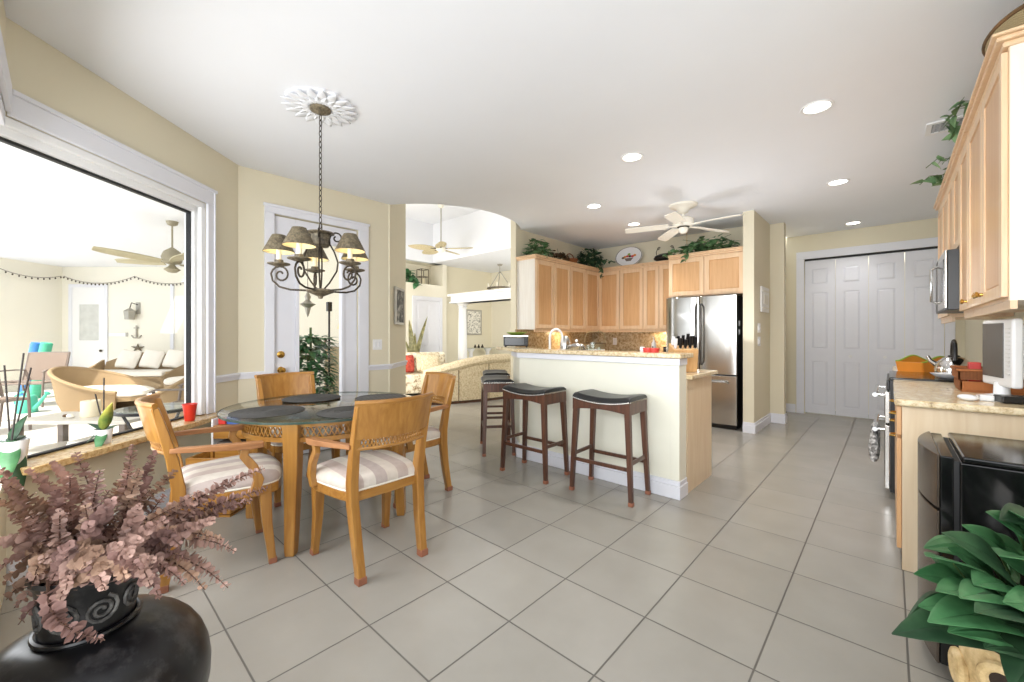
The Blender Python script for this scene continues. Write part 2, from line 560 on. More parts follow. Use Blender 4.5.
    def slab(self, rows, t, axis=None):
        """a curved sheet of thickness t from a grid of points rows[i][j]"""
        ni, nj = len(rows), len(rows[0])
        g = [[Vector(p) for p in r] for r in rows]
        nr = [[None] * nj for _ in range(ni)]
        for i in range(ni):
            for j in range(nj):
                a = g[min(i + 1, ni - 1)][j] - g[max(i - 1, 0)][j]
                b = g[i][min(j + 1, nj - 1)] - g[i][max(j - 1, 0)]
                n = a.cross(b)
                nr[i][j] = n.normalized() if n.length > 1e-12 else Vector((0, 0, 1))
        vs = [tuple(g[i][j] + nr[i][j] * t / 2) for i in range(ni) for j in range(nj)]
        vs += [tuple(g[i][j] - nr[i][j] * t / 2) for i in range(ni) for j in range(nj)]
        o = ni * nj
        fs = []
        for i in range(ni - 1):
            for j in range(nj - 1):
                a, b, c, d = i * nj + j, (i + 1) * nj + j, (i + 1) * nj + j + 1, i * nj + j + 1
                fs.append((a, b, c, d))
                fs.append((o + a, o + d, o + c, o + b))
        for i in range(ni - 1):
            for j in (0, nj - 1):
                a, b = i * nj + j, (i + 1) * nj + j
                fs.append((a, b, o + b, o + a))
        for j in range(nj - 1):
            for i in (0, ni - 1):
                a, b = i * nj + j, i * nj + j + 1
                fs.append((a, b, o + b, o + a))
        return self.add(vs, fs)

    def leaf(self, p, d, up, L, Wd, droop=0.15, fold=0.12, n=5, shape='lance'):
        """a leaf blade with a folded midrib"""
        d = Vector(d).normalized()
        up = Vector(up)
        up = up - d * up.dot(d)
        up = up.normalized() if up.length > 1e-6 else d.orthogonal().normalized()
        s = d.cross(up)
        p = Vector(p)
        vs, fs = [], []
        for i in range(n + 1):
            t = i / n
            if shape == 'lance':
                w = math.sin(PI * min(1, t ** 0.8)) ** 0.8 * (1 - 0.35 * t)
            elif shape == 'heart':
                w = (1 - t) ** 0.75 * (0.55 + 0.9 * min(1, t * 4)) if t < 1 else 0
            else:
                w = math.sqrt(max(0, 1 - (2 * t - 1) ** 2))
            w = max(w, 0.02) * Wd / 2
            q = p + d * L * t - up * droop * L * t * t
            vs += [tuple(q + s * w + up * fold * w), tuple(q), tuple(q - s * w + up * fold * w)]
        for i in range(n):
            a = i * 3
            fs += [(a, a + 1, a + 4, a + 3), (a + 1, a + 2, a + 5, a + 4)]
        return self.add(vs, fs)


def tagp(o, label=None, cat=None, group=None, kind=None):
    if label:
        o['label'] = label
    if cat:
        o['category'] = cat
    if group:
        o['group'] = group
    if kind:
        o['kind'] = kind
    return o


def obj(name, mb, mat, parent=None, bevel=0.0, smooth=False, subd=0, loc=None, rot=None, segs=2):
    me = bpy.data.meshes.new(name)
    me.from_pydata(mb.v, [], mb.f)
    me.update()
    bm = bmesh.new()
    bm.from_mesh(me)
    bmesh.ops.recalc_face_normals(bm, faces=bm.faces)
    bm.to_mesh(me)
    bm.free()
    me.materials.append(mat if not isinstance(mat, str) else M[mat])
    o = bpy.data.objects.new(name, me)
    COL.objects.link(o)
    if parent is not None:
        o.parent = parent
    if loc is not None:
        o.location = loc
    if rot is not None:
        o.rotation_euler = (0, 0, rot) if not hasattr(rot, '__len__') else rot
    if bevel:
        b = o.modifiers.new('bevel', 'BEVEL')
        b.width = bevel
        b.segments = segs
        b.limit_method = 'ANGLE'
        b.angle_limit = R(35)
        b.harden_normals = True
    if subd:
        s = o.modifiers.new('subd', 'SUBSURF')
        s.levels = subd
        s.render_levels = subd
    if smooth or bevel:
        for p in me.polygons:
            p.use_smooth = True
        if hasattr(me, 'set_sharp_from_angle'):
            me.set_sharp_from_angle(angle=R(40))
    return o


def thing(name, label, cat, loc=(0, 0, 0), rot=0.0, group=None):
    o = bpy.data.objects.new(name, None)
    o.empty_display_size = 0.1
    COL.objects.link(o)
    o.location = loc
    o.rotation_euler = (0, 0, rot)
    return tagp(o, label, cat, group)


def single(name, mb, mat, label, cat, group=None, **kw):
    return tagp(obj(name, mb, mat, **kw), label, cat, group)


def struct(name, mb, mat, parent=None, **kw):
    o = obj(name, mb, mat, parent, **kw)
    if parent is None:
        o['kind'] = 'structure'
    return o


def dup(root, loc, rot, label, group=None):
    r = root.copy()
    COL.objects.link(r)
    r.location = loc
    r.rotation_euler = (0, 0, rot) if not hasattr(rot, '__len__') else rot
    r['label'] = label
    if group:
        r['group'] = group
    for ch in list(root.children):
        c = ch.copy()
        COL.objects.link(c)
        c.parent = r
        for g in list(ch.children):
            d = g.copy()
            COL.objects.link(d)
            d.parent = c
    return r


FW = Vector((-math.sin(YAW), math.cos(YAW)))
RT = Vector((math.cos(YAW), math.sin(YAW)))


def V(l, d, z=0.0):
    """sunroom and bay frame: l metres across, d metres along the bay window wall"""
    p = RT * l + FW * d
    return Vector((p.x, p.y, z))


def TZ(loc, rot=0.0):
    return Matrix.Translation(Vector(loc)) @ Matrix.Rotation(rot, 4, 'Z')


def arc_pts(c, r, a0, a1, n):
    return [(c[0] + r * math.cos(a0 + (a1 - a0) * i / n), c[1] + r * math.sin(a0 + (a1 - a0) * i / n)) for i in range(n + 1)]


C = 2.745          # ceiling height

# ------------------------------------------------------------------ SETTING
b = MB()
b.box(-9.2, 2.9, -0.1, 1.0, 9.6, 0)
b.prism([(-3.2, -0.25), (-4.45, 1.05), (-4.45, 2.9), (1.0, 2.9), (1.0, -2.6), (-3.2, -2.6)], -0.1, 0)
struct('floor', b, 'tile')

# window wall of the bay (45 degrees): along u from P0 to P1
P0 = Vector((-3.147, -0.181, 0))
P1 = Vector((-4.342, 1.076, 0))
ang = math.atan2(P1.y - P0.y, P1.x - P0.x)
MW = TZ(P0, ang)            # local x along wall, local -y into the room (to the right of u)
LEN = (P1 - P0).length
b = MB().at(MW)
b.box(-0.02, 0, 0, LEN, 0.14, 0.53)
b.box(-0.02, 0, 2.27, LEN, 0.14, C)
b.box(1.33, 0, 0.53, LEN, 0.14, 2.27)
struct('wall_window_bay', b, 'wall')
# west wall with the glazed door
b = MB()
WX = -4.345
b.box(WX - 0.14, 1.076, 0, WX, 1.372, C)
b.box(WX - 0.14, 1.372, 2.37, WX, 2.218, C)
b.box(WX - 0.14, 2.218, 0, WX, 2.62, C)
struct('wall_west', b, 'wall')
# 45 degree return with the picture
a2 = math.atan2(0.737, -0.676)
M45 = TZ((WX, 2.62, 0), a2)
b = MB().at(M45).box(-0.02, 0, 0, 0.70, 0.14, 3.95)
struct('wall_angled_return', b, 'wall')
# front-left bay wall, edge of the frame
b = MB()
b.box(-3.147, -0.32, 0, -1.2, -0.181, 0.53)
b.box(-3.147, -0.32, 2.27, -1.2, -0.181, C)
b.box(-1.7, -0.32, 0.53, -1.2, -0.181, 2.27)
struct('wall_south_bay', b, 'wall')

# ceiling with its curved edge over the living room
cx, cy = -5.05, 4.02
edge = [(WX, 2.62)]
# arc through (-4.345,2.62) (-3.73,3.35) (-3.95,4.32)
def circ(p, q, r):
    ax, ay = p; bx, by = q; cx_, cy_ = r
    d = 2 * (ax * (by - cy_) + bx * (cy_ - ay) + cx_ * (ay - by))
    ux = ((ax * ax + ay * ay) * (by - cy_) + (bx * bx + by * by) * (cy_ - ay) + (cx_ * cx_ + cy_ * cy_) * (ay - by)) / d
    uy = ((ax * ax + ay * ay) * (cx_ - bx) + (bx * bx + by * by) * (ax - cx_) + (cx_ * cx_ + cy_ * cy_) * (bx - ax)) / d
    return ux, uy
pa, pb, pc = (WX, 2.62), (-3.745, 3.32), (-3.972, 4.52)
ccx, ccy = circ(pa, pb, pc)
rr = math.hypot(pa[0] - ccx, pa[1] - ccy)
t0, t1 = math.atan2(pa[1] - ccy, pa[0] - ccx), math.atan2(pc[1] - ccy, pc[0] - ccx)
edge = arc_pts((ccx, ccy), rr, t0, t1, 24)
poly = [(-3.147, -0.25), (-4.40, 1.06), (-4.40, 2.62)] + edge + [(-4.07, 4.53), (-4.07, 6.65), (-1.2, 6.65), (-1.2, 7.9), (0.85, 7.9), (0.85, -2.6), (-3.147, -2.6)]
b = MB().prism(poly, C, C + 0.1)
struct('ceiling', b, 'ceil')
# fascia that rises from the curved edge to the living room ceiling
outer = edge
inner = arc_pts((ccx, ccy), rr + 0.1, t0, t1, 24)
b = MB()
for i in range(24):
    b.prism([outer[i], outer[i + 1], inner[i + 1], inner[i]], C + 0.005, 3.95)
struct('wall_curved_header', b, 'ceil')

b = MB().box(-6.3, -2.6, 2.862, -3.1, -0.2, 2.94)  # slab added to keep the sun off the nook and sunroom table
struct('ceiling_sun_block', b, 'ceil')
# kitchen walls
b = MB()
b.box(-4.076, 4.42, 0, -3.976, 6.64, 3.95)
struct('wall_kitchen_left', b, 'wall')
b = MB()
b.box(-4.076, 6.50, 0, -1.232, 6.64, C)
struct('wall_kitchen_back', b, 'wall')
b = MB()
b.box(-1.354, 5.742, 0, -1.232, 6.5, C)
struct('wall_pier', b, 'wall')
b = MB()
b.box(-1.40, 6.65, 0, -1.066, 6.78, C)
struct('wall_pier_far', b, 'wall')
b = MB()
b.box(-1.6, 7.75, 0, -0.974, 7.87, C)
b.box(0.52, 7.75, 0, 0.85, 7.87, C)
b.box(-0.974, 7.75, 2.375, 0.52, 7.87, C)
struct('wall_closet', b, 'wall')
b = MB()
b.box(-1.6, 6.64, 0, -1.5, 7.75, C)
struct('wall_passage', b, 'wall')
b = MB().box(0.70, 1.2, 0, 0.84, 7.75, C)
struct('wall_right', b, 'wall')
b = MB().box(-1.1, 8.3, 0, 0.7, 8.35, 2.6)
struct('wall_closet_inside', b, 'wall_pale')

# baseboards and chair rail
def board(name, segs, h=0.11, t=0.016, z=0.0, mat='trim'):
    b = MB()
    for (x0, y0, x1, y1) in segs:      # wall face from p to q, room on the right hand side
        p, q = Vector((x0, y0, 0)), Vector((x1, y1, 0))
        L = (q - p).length
        b.at(TZ(p, math.atan2(q.y - p.y, q.x - p.x)))
        b.box(0, -t, z, L, -0.001, z + h * 0.72)
        b.box(0, -t * 0.62, z + h * 0.72, L, -0.001, z + h)
    return struct(name, b, mat)
e45 = M45 @ Vector((0.70, 0, 0))
board('baseboard_west', [(P0.x, P0.y, P1.x, P1.y), (WX, 1.09, WX, 1.287), (WX, 2.335, WX, 2.62), (WX, 2.62, e45.x, e45.y)])
board('baseboard_pier', [(-1.354, 5.742, -1.216, 5.742), (-1.232, 5.742, -1.232, 6.65), (-1.24, 6.65, -1.05, 6.65), (-1.066, 6.65, -1.066, 6.78)], h=0.13)
board('baseboard_closet', [(-1.5, 7.75, -1.09, 7.75)], h=0.13)
# chair rail
def rail(name, segs, z=0.84):
    b = MB()
    for (x0, y0, x1, y1) in segs:
        p, q = Vector((x0, y0, 0)), Vector((x1, y1, 0))
        L = (q - p).length
        b.at(TZ(p, math.atan2(q.y - p.y, q.x - p.x)))
        b.box(0, -0.012, z - 0.03, L, -0.001, z + 0.03)
        b.box(0, -0.026, z + 0.005, L, -0.001, z + 0.026)
    return struct(name, b, 'trim')
u = (P1 - P0).normalized()
pr0 = P0 + u * 1.415
rail('trim_1', [(pr0.x, pr0.y, P1.x, P1.y), (WX, 1.076, WX, 1.286), (WX, 2.336, WX, 2.62), (WX, 2.62, e45.x, e45.y)])

# window of the bay: casing, frame, seal, pane
win = thing('window_1', 'large fixed bay window looking into the sunroom, white frame', 'window', P0, ang)
win['kind'] = 'structure'
b = MB()
b.box(0.0, -0.022, 2.27, 1.41, -0.001, 2.40)
b.box(1.33, -0.022, 0.572, 1.41, -0.001, 2.27)
b.box(0.0, -0.034, 2.375, 1.425, -0.001, 2.40)
b.box(1.395, -0.030, 0.572, 1.41, -0.001, 2.40)
obj('casing', b, 'trim', win, bevel=0.004)
b = MB()
b.box(-0.02, 0.0, 2.225, 1.33, 0.13, 2.268)
b.box(1.285, 0.0, 0.575, 1.33, 0.13, 2.268)
b.box(-0.02, 0.03, 2.18, 1.31, 0.11, 2.23)
b.box(1.25, 0.03, 0.575, 1.31, 0.11, 2.23)
obj('frame', b, 'white', win, bevel=0.004)
b = MB()
b.box(-0.02, 0.055, 2.165, 1.252, 0.085, 2.182)
b.box(1.236, 0.055, 0.575, 1.252, 0.085, 2.182)
b.box(-0.02, 0.055, 0.572, 1.252, 0.085, 0.582)
obj('seal', b, 'rubber', win)
obj('pane', MB().box(-0.02, 0.066, 0.58, 1.238, 0.072, 2.168), 'glass', win)
b = MB()
b.prism([(0.0, -0.13), (LEN - 0.05, -0.13), (LEN - 0.02, -0.10), (LEN - 0.02, -0.001), (1.33, -0.001), (1.33, 0.14), (-0.02, 0.14)], 0.53, 0.57)
sill = struct('trim_2', b, 'sillgranite', bevel=0.006)
sill.location = P0
sill.rotation_euler = (0, 0, ang)
# window of the south bay wall (its casing just enters the frame)
b = MB()
b.box(-3.09, -0.181, 2.27, -1.7, -0.159, 2.40)
b.box(-3.09, -0.21, 2.20, -1.7, -0.18, 2.27)
struct('window_2', b, 'trim', bevel=0.004)

# glazed door in the west wall
dr = thing('door_1', 'white door with full height glass pane and brass knob', 'door', (WX, 1.372, 0), PI / 2)
dr['kind'] = 'structure'
DW = 0.846
b = MB()      # local x along +Y, room side is local -y
b.box(-0.085, -0.022, 0, 0.0, -0.001, 2.37)
b.box(DW, -0.022, 0, DW + 0.117, -0.001, 2.37)
b.box(-0.085, -0.022, 2.37, DW + 0.117, -0.001, 2.455)
b.box(-0.095, -0.032, 2.43, DW + 0.127, -0.001, 2.455)
obj('casing', b, 'trim', dr, bevel=0.004)
b = MB()
gl0, gl1 = 0.20, DW - 0.146
b.box(0.004, 0.02, 0.01, gl0, 0.065, 2.36)
b.box(gl1, 0.02, 0.01, DW - 0.004, 0.065, 2.36)
b.box(gl0, 0.02, 0.01, gl1, 0.065, 0.26)
b.box(gl0, 0.02, 2.2, gl1, 0.065, 2.36)
b.box(gl0, 0.008, 0.26, gl0 + 0.035, 0.075, 2.2)
b.box(gl1 - 0.035, 0.008, 0.26, gl1, 0.075, 2.2)
b.box(gl0 + 0.035, 0.008, 2.165, gl1 - 0.035, 0.075, 2.2)
b.box(gl0 + 0.035, 0.008, 0.26, gl1 - 0.035, 0.075, 0.295)
obj('slab', b, 'trim', dr, bevel=0.005)
obj('pane', MB().box(gl0 + 0.03, 0.038, 0.29, gl1 - 0.03, 0.044, 2.17), 'glass', dr)
for nm, z in (('deadbolt', 1.02), ('knob', 0.87)):
    b = MB().at(Matrix.Translation((0.065, 0.02, z)) @ Matrix.Rotation(PI / 2, 4, 'X'))
    if nm == 'knob':
        b.lathe([(0.032, 0), (0.032, 0.006), (0.012, 0.01), (0.012, 0.035), (0.026, 0.045), (0.029, 0.06), (0.02, 0.072), (0.0, 0.075)], 20)
    else:
        b.lathe([(0.034, 0), (0.034, 0.012), (0.022, 0.018), (0.0, 0.02)], 20)
    obj(nm, b, 'brass', dr, smooth=True)

# bifold closet doors
cl = thing('door_2', 'white panelled bifold closet doors at the end of the aisle', 'door', (-0.974, 7.75, 0), 0)
cl['kind'] = 'structure'
b = MB()
b.box(-0.105, -0.022, 0, -0.005, -0.001, 2.375)
b.box(1.498, -0.022, 0, 1.59, -0.001, 2.375)
b.box(-0.105, -0.022, 2.375, 1.59, -0.001, 2.49)
obj('casing', b, 'trim', cl, bevel=0.004)
obj('track', MB().box(0, 0.0, 2.345, 1.494, 0.06, 2.375), 'rubber', cl)
lw = 1.494 / 4
for i in range(4):
    b = MB()
    x0, x1 = i * lw + 0.003, (i + 1) * lw - 0.003
    b.box(x0, 0.022, 0.02, x1, 0.05, 2.345)
    for (z0, z1) in ((0.14, 0.82), (1.0, 1.86), (1.98, 2.22)):
        m = 0.085
        b.box(x0, 0.012, z0 - 0.0, x0 + m, 0.03, z1)
        b.box(x1 - m, 0.012, z0, x1, 0.03, z1)
        b.add([(x0 + m + .028, 0.012, z0 + .028), (x1 - m - .028, 0.012, z0 + .028), (x1 - m - .028, 0.012, z1 - .028), (x0 + m + .028, 0.012, z1 - .028),
               (x0 + m + .006, 0.022, z0 + .006), (x1 - m - .006, 0.022, z0 + .006), (x1 - m - .006, 0.022, z1 - .006), (x0 + m + .006, 0.022, z1 - .006)],
              [(0, 1, 2, 3), (0, 4, 5, 1), (1, 5, 6, 2), (2, 6, 7, 3), (3, 7, 4, 0)])
    for (z0, z1) in ((0.02, 0.14), (0.82, 1.0), (1.86, 1.98), (2.22, 2.345)):
        b.box(x0, 0.012, z0, x1, 0.03, z1)
    lf = obj('door_leaf', b, 'trim', cl)
    if i in (1, 2):
        kx = x0 + 0.14 if i == 1 else x0 + 0.14
        k = MB().at(Matrix.Translation((kx + 0.03, 0.012, 0.90)) @ Matrix.Rotation(PI / 2, 4, 'X'))
        k.lathe([(0.012, 0), (0.01, 0.012), (0.02, 0.02), (0.02, 0.03), (0.0, 0.036)], 16)
        obj('knob', k, 'white', lf, smooth=True)

# living room shell
b = MB()
b.box(-8.34, 3.1, 0, -8.2, 6.52, 2.43)
b.box(-8.85, 3.1, 2.40, -8.7, 6.52, 3.0)
b.box(-8.72, 3.1, 2.40, -8.34, 6.52, 2.43)
b.box(-8.72, 6.40, 2.43, -8.2, 6.52, 2.96)
b.box(-8.72, 3.1, 2.96, -8.34, 6.52, 3.0)
struct('wall_living_niche', b, 'wall_pale')
struct('wall_living_upper', MB().box(-8.34, 3.1, 2.96, -8.2, 6.52, 3.95), 'ceil')
struct('wall_living_far', MB().box(-8.34, 6.52, 0, -8.3, 9.0, 2.96), 'wall')
struct('wall_living_side', MB().box(-8.3, 3.05, 0, -4.86, 3.14, 3.95), 'wall_pale')
b = MB()
b.box(-8.3, 8.2, 0, -6.9, 8.35, 2.96)
b.box(-6.0, 8.2, 0, -4.0, 8.35, 2.96)
b.box(-6.9, 8.2, 2.35, -6.0, 8.35, 2.96)
struct('wall_dining', b, 'wall_pale')
struct('ceiling_living', MB().box(-8.4, 2.5, 3.9, -3.4, 6.65, 4.0), 'ceil')
b = MB()
b.box(-8.4, 6.1, 2.96, -4.13, 9.0, 3.9)
struct('ceiling_soffit', b, 'ceil')
# niche door
nd = thing('door_3', 'white panelled door under the plant niche of living room', 'door', (-8.2, 5.5, 0), PI / 2)
nd['kind'] = 'structure'
b = MB()
b.box(0, -0.03, 0, 0.09, -0.001, 2.03)
b.box(0.78, -0.03, 0, 0.87, -0.001, 2.03)
b.box(0, -0.03, 2.03, 0.87, -0.001, 2.13)
obj('casing', b, 'trim', nd, bevel=0.004)
b = MB().box(0.09, -0.012, 0, 0.78, -0.001, 2.03)
for x0, x1 in ((0.16, 0.40), (0.47, 0.71)):
    for z0, z1 in ((0.2, 0.8), (0.95, 1.5), (1.6, 1.92)):
        b.box(x0, -0.02, z0, x1, -0.01, z1)
obj('slab', b, 'trim', nd, bevel=0.004)
# colonnade
b = MB()
b.box(-7.55, 6.12, 1.94, -4.13, 6.42, 2.14)
b.box(-7.6, 6.06, 2.10, -4.13, 6.48, 2.16)
b.box(-7.58, 6.09, 1.94, -4.13, 6.45, 1.98)
struct('trim_3', b, 'white', bevel=0.01)
colu = MB().lathe([(0.15, 0), (0.15, 0.06), (0.11, 0.10), (0.105, 0.9), (0.088, 1.82), (0.11, 1.84), (0.088, 1.87), (0.13, 1.93), (0.15, 1.94)], 24, (-7.3, 6.27, 0))
struct('trim_4', colu, 'white', smooth=True)
# dining room glass door
dd = thing('door_4', 'white framed glass door of the dining room', 'door', (-6.9, 8.2, 0), 0)
dd['kind'] = 'structure'
b = MB()
b.box(0, -0.03, 0, 0.08, -0.001, 2.35)
b.box(0.82, -0.03, 0, 0.9, -0.001, 2.35)
b.box(0, -0.03, 2.35, 0.9, -0.001, 2.43)
obj('casing', b, 'trim', dd)
b = MB()
b.box(0.08, 0.01, 0, 0.2, 0.05, 2.35)
b.box(0.7, 0.01, 0, 0.82, 0.05, 2.35)
b.box(0.2, 0.01, 0, 0.7, 0.05, 0.25)
b.box(0.2, 0.01, 2.2, 0.7, 0.05, 2.35)
obj('slab', b, 'trim', dd)
obj('pane', MB().box(0.2, 0.025, 0.25, 0.7, 0.032, 2.2), 'glass', dd)

# sunroom shell
b = MB()
b.prism([tuple(V(-2.66, -0.5))[:2], tuple(V(-2.66, 3.8))[:2], (-4.47, 2.9), (-4.9, 3.05), (-8.3, 3.05), (-8.4, 3.2), tuple(V(-6.6, 10.15))[:2], tuple(V(-11.1, 10.15))[:2], tuple(V(-11.1, 8.2))[:2], tuple(V(-3.4, 1.2))[:2]], -0.12, -0.02)
struct('floor_sunroom', b, 'lanai_floor')
b = MB()
b.prism([tuple(V(-2.60, 1.6))[:2], tuple(V(-2.60, 3.75))[:2], (-4.40, 1.1), (-4.40, 2.7), (-4.9, 3.1), (-8.3, 3.1), (-8.4, 3.2), tuple(V(-6.6, 10.15))[:2], tuple(V(-11.0, 10.15))[:2], tuple(V(-11.0, 8.5))[:2]], 2.86, 2.96)
struct('ceiling_sunroom', b, 'ceil')
far = MB()
pA, pB = V(-10.9, 10.0), V(-5.9, 10.0)
far.at(TZ(pA, YAW))
far.box(0, 0, -0.02, 5.0, 0.14, 2.86)
struct('wall_sunroom_far', far, 'lanai_wall')
b = MB().box(-12.6, 3.05, -0.02, -8.34, 3.14, 2.86)
struct('wall_sunroom_side', b, 'lanai_wall')
b = MB().at(TZ(V(-10.9, 8.6), YAW)).box(-0.12, 0, -0.02, 0, 1.5, 2.86)
struct('wall_sunroom_end', b, 'lanai_wall')
b = MB()
for (l, d) in ((-3.75, 2.55), (-5.6, 4.1), (-7.5, 5.65), (-9.4, 7.2)):
    b.at(TZ(V(l, d), YAW + R(-39))).box(-0.05, -0.05, -0.02, 0.05, 0.05, 2.86)  # posts added to break the sun into stripes on the floor
struct('trim_5', b, 'white')
sd = thing('door_5', 'white half glazed door on far sunroom wall', 'door', V(-10.72, 10.0), YAW)
sd['kind'] = 'structure'
b = MB()
b.box(0.0, -0.03, 0, 0.08, -0.001, 2.36)
b.box(0.86, -0.03, 0, 0.94, -0.001, 2.36)
b.box(0.0, -0.03, 2.36, 0.94, -0.001, 2.44)
b.box(2.46, -0.03, 0, 2.54, -0.001, 2.44)
obj('casing', b, 'trim', sd)
b = MB()
b.box(0.08, -0.015, 0, 0.25, -0.001, 2.36)
b.box(0.72, -0.015, 0, 0.86, -0.001, 2.36)
b.box(0.25, -0.015, 0, 0.72, -0.001, 1.08)
b.box(0.25, -0.015, 1.95, 0.72, -0.001, 2.36)
obj('slab', b, 'white', sd)
obj('pane', MB().box(0.25, -0.008, 1.08, 0.72, -0.002, 1.95), P('frosted_pane', rgb(206, 208, 204), 0.25, var=0.1, scale=6), sd)
obj('knob', MB().blob((0.80, -0.05, 0.83), (0.03, 0.03, 0.03)), 'bronze_dark', sd, smooth=True)
#SECTION2
# ------------------------------------------------------------------ KITCHEN: bar, counters, cabinets
# breakfast bar
bar = thing('breakfast_bar', 'cream panelled breakfast bar wall with white baseboard behind the stools', 'bar', (-1.9, 3.1, 0))
off = Vector((-1.9, 3.1, 0))
def rel(pts, o=off):
    return [(x - o.x, y - o.y) for x, y in pts]
b = MB().prism(rel([(-1.15, 3.08), (-2.72, 3.08), (-3.06, 3.36), (-2.96, 3.46), (-2.69, 3.21), (-1.15, 3.21)]), 0, 1.036)
obj('panel', b, 'bar', bar)
b = MB()
b.prism(rel([(-1.13, 3.05), (-2.735, 3.05), (-3.09, 3.345), (-3.06, 3.37), (-2.72, 3.081), (-1.15, 3.081), (-1.15, 3.212), (-1.13, 3.212)]), 0, 0.095)
b.prism(rel([(-1.137, 3.062), (-2.728, 3.062), (-3.08, 3.353), (-3.06, 3.37), (-2.72, 3.081), (-1.15, 3.081), (-1.15, 3.212), (-1.137, 3.212)]), 0.095, 0.13)
obj('baseboard', b, 'trim', bar, bevel=0.004)
b = MB()
b.prism(rel([(-1.135, 3.055), (-2.73, 3.055), (-3.08, 3.35), (-3.06, 3.37), (-2.72, 3.08), (-1.15, 3.08), (-1.15, 3.21), (-1.135, 3.21)]), 0.985, 1.035)
obj('trim_moulding', b, 'trim', bar, bevel=0.004)
obj('corner_post', MB().box(-1.21 - off.x, 3.070 - off.y, 0.13, -1.143 - off.x, 3.212 - off.y, 0.985), 'bar', bar, bevel=0.004)
b = MB().prism([(-1.115, 3.03), (-2.72, 3.03), (-3.15, 3.34), (-3.42, 3.45), (-3.36, 3.74), (-3.1, 3.62), (-2.66, 3.29), (-1.115, 3.29)], 1.037, 1.072)
single('granite_bar_top', b, 'granite', 'speckled granite slab on top of the breakfast bar', 'countertop', bevel=0.008)

# peninsula cabinet behind the bar
pen = thing('peninsula_cabinet', 'maple base cabinet forming the end of the breakfast bar', 'cabinet', (-1.14, 3.22, 0))
obj('body', MB().box(-1.5, 0.0, 0.09, -0.02, 0.58, 0.87), 'maple_frame', pen)
obj('end_panel', MB().box(-0.02, 0.0, 0.0, 0.0, 0.58, 0.87), 'maple_pale', pen)
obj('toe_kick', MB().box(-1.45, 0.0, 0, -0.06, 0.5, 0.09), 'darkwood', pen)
b = MB().prism([(-1.10, 3.215), (-2.66, 3.215), (-2.66, 3.84), (-1.10, 3.84)], 0.872, 0.905)
single('granite_peninsula_top', b, 'granite', 'lower granite worktop with the wooden knife block on it', 'countertop', bevel=0.008)

def door_mb(b, w, h, t=0.02, fr=0.055, x=0.0, z=0.0):
    """recessed panel door, front towards local -y, back at y=0"""
    b.box(x, -t, z, x + fr, 0, z + h)
    b.box(x + w - fr, -t, z, x + w, 0, z + h)
    b.box(x + fr, -t, z, x + w - fr, 0, z + fr)
    b.box(x + fr, -t, z + h - fr, x + w - fr, 0, z + h)
    return b

def panel_mb(b, w, h, t=0.02, fr=0.055, x=0.0, z=0.0):
    i = 0.014
    a0, a1, c0, c1 = x + fr - .004, x + w - fr + .004, z + fr - .004, z + h - fr + .004
    y0, y1 = -t * 0.35, -t * 0.7
    b.add([(a0, y0, c0), (a1, y0, c0), (a1, y0, c1), (a0, y0, c1),
           (a0 + i, y1, c0 + i), (a1 - i, y1, c0 + i), (a1 - i, y1, c1 - i), (a0 + i, y1, c1 - i)],
          [(4, 5, 6, 7), (0, 1, 5, 4), (1, 2, 6, 5), (2, 3, 7, 6), (3, 0, 4, 7), (3, 2, 1, 0)])
    return b

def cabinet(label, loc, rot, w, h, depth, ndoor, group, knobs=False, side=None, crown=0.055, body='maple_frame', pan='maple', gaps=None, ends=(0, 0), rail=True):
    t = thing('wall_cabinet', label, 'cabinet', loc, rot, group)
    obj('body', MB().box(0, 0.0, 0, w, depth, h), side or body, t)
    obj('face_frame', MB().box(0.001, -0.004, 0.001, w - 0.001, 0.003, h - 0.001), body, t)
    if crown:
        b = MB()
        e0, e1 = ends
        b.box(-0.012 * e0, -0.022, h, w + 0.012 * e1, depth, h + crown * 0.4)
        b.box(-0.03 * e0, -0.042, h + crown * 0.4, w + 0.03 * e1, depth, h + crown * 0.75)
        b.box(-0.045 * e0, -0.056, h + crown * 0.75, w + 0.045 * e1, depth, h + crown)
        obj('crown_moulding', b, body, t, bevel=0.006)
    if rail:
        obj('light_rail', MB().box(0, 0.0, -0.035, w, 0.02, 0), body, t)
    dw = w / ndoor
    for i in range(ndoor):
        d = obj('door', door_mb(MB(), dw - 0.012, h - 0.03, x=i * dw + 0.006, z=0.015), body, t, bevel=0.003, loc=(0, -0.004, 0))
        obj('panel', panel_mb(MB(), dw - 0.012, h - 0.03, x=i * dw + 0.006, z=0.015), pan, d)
        if knobs:
            kx = i * dw + (dw - 0.035 if i % 2 == 0 else 0.035)
            k = MB().at(Matrix.Translation((kx, -0.02, 0.06)) @ Matrix.Rotation(PI / 2, 4, 'X'))
            k.lathe([(0.009, 0), (0.007, 0.012), (0.015, 0.018), (0.016, 0.026), (0.0, 0.032)], 14)
            obj('knob', k, 'brass', d, smooth=True)
    return t

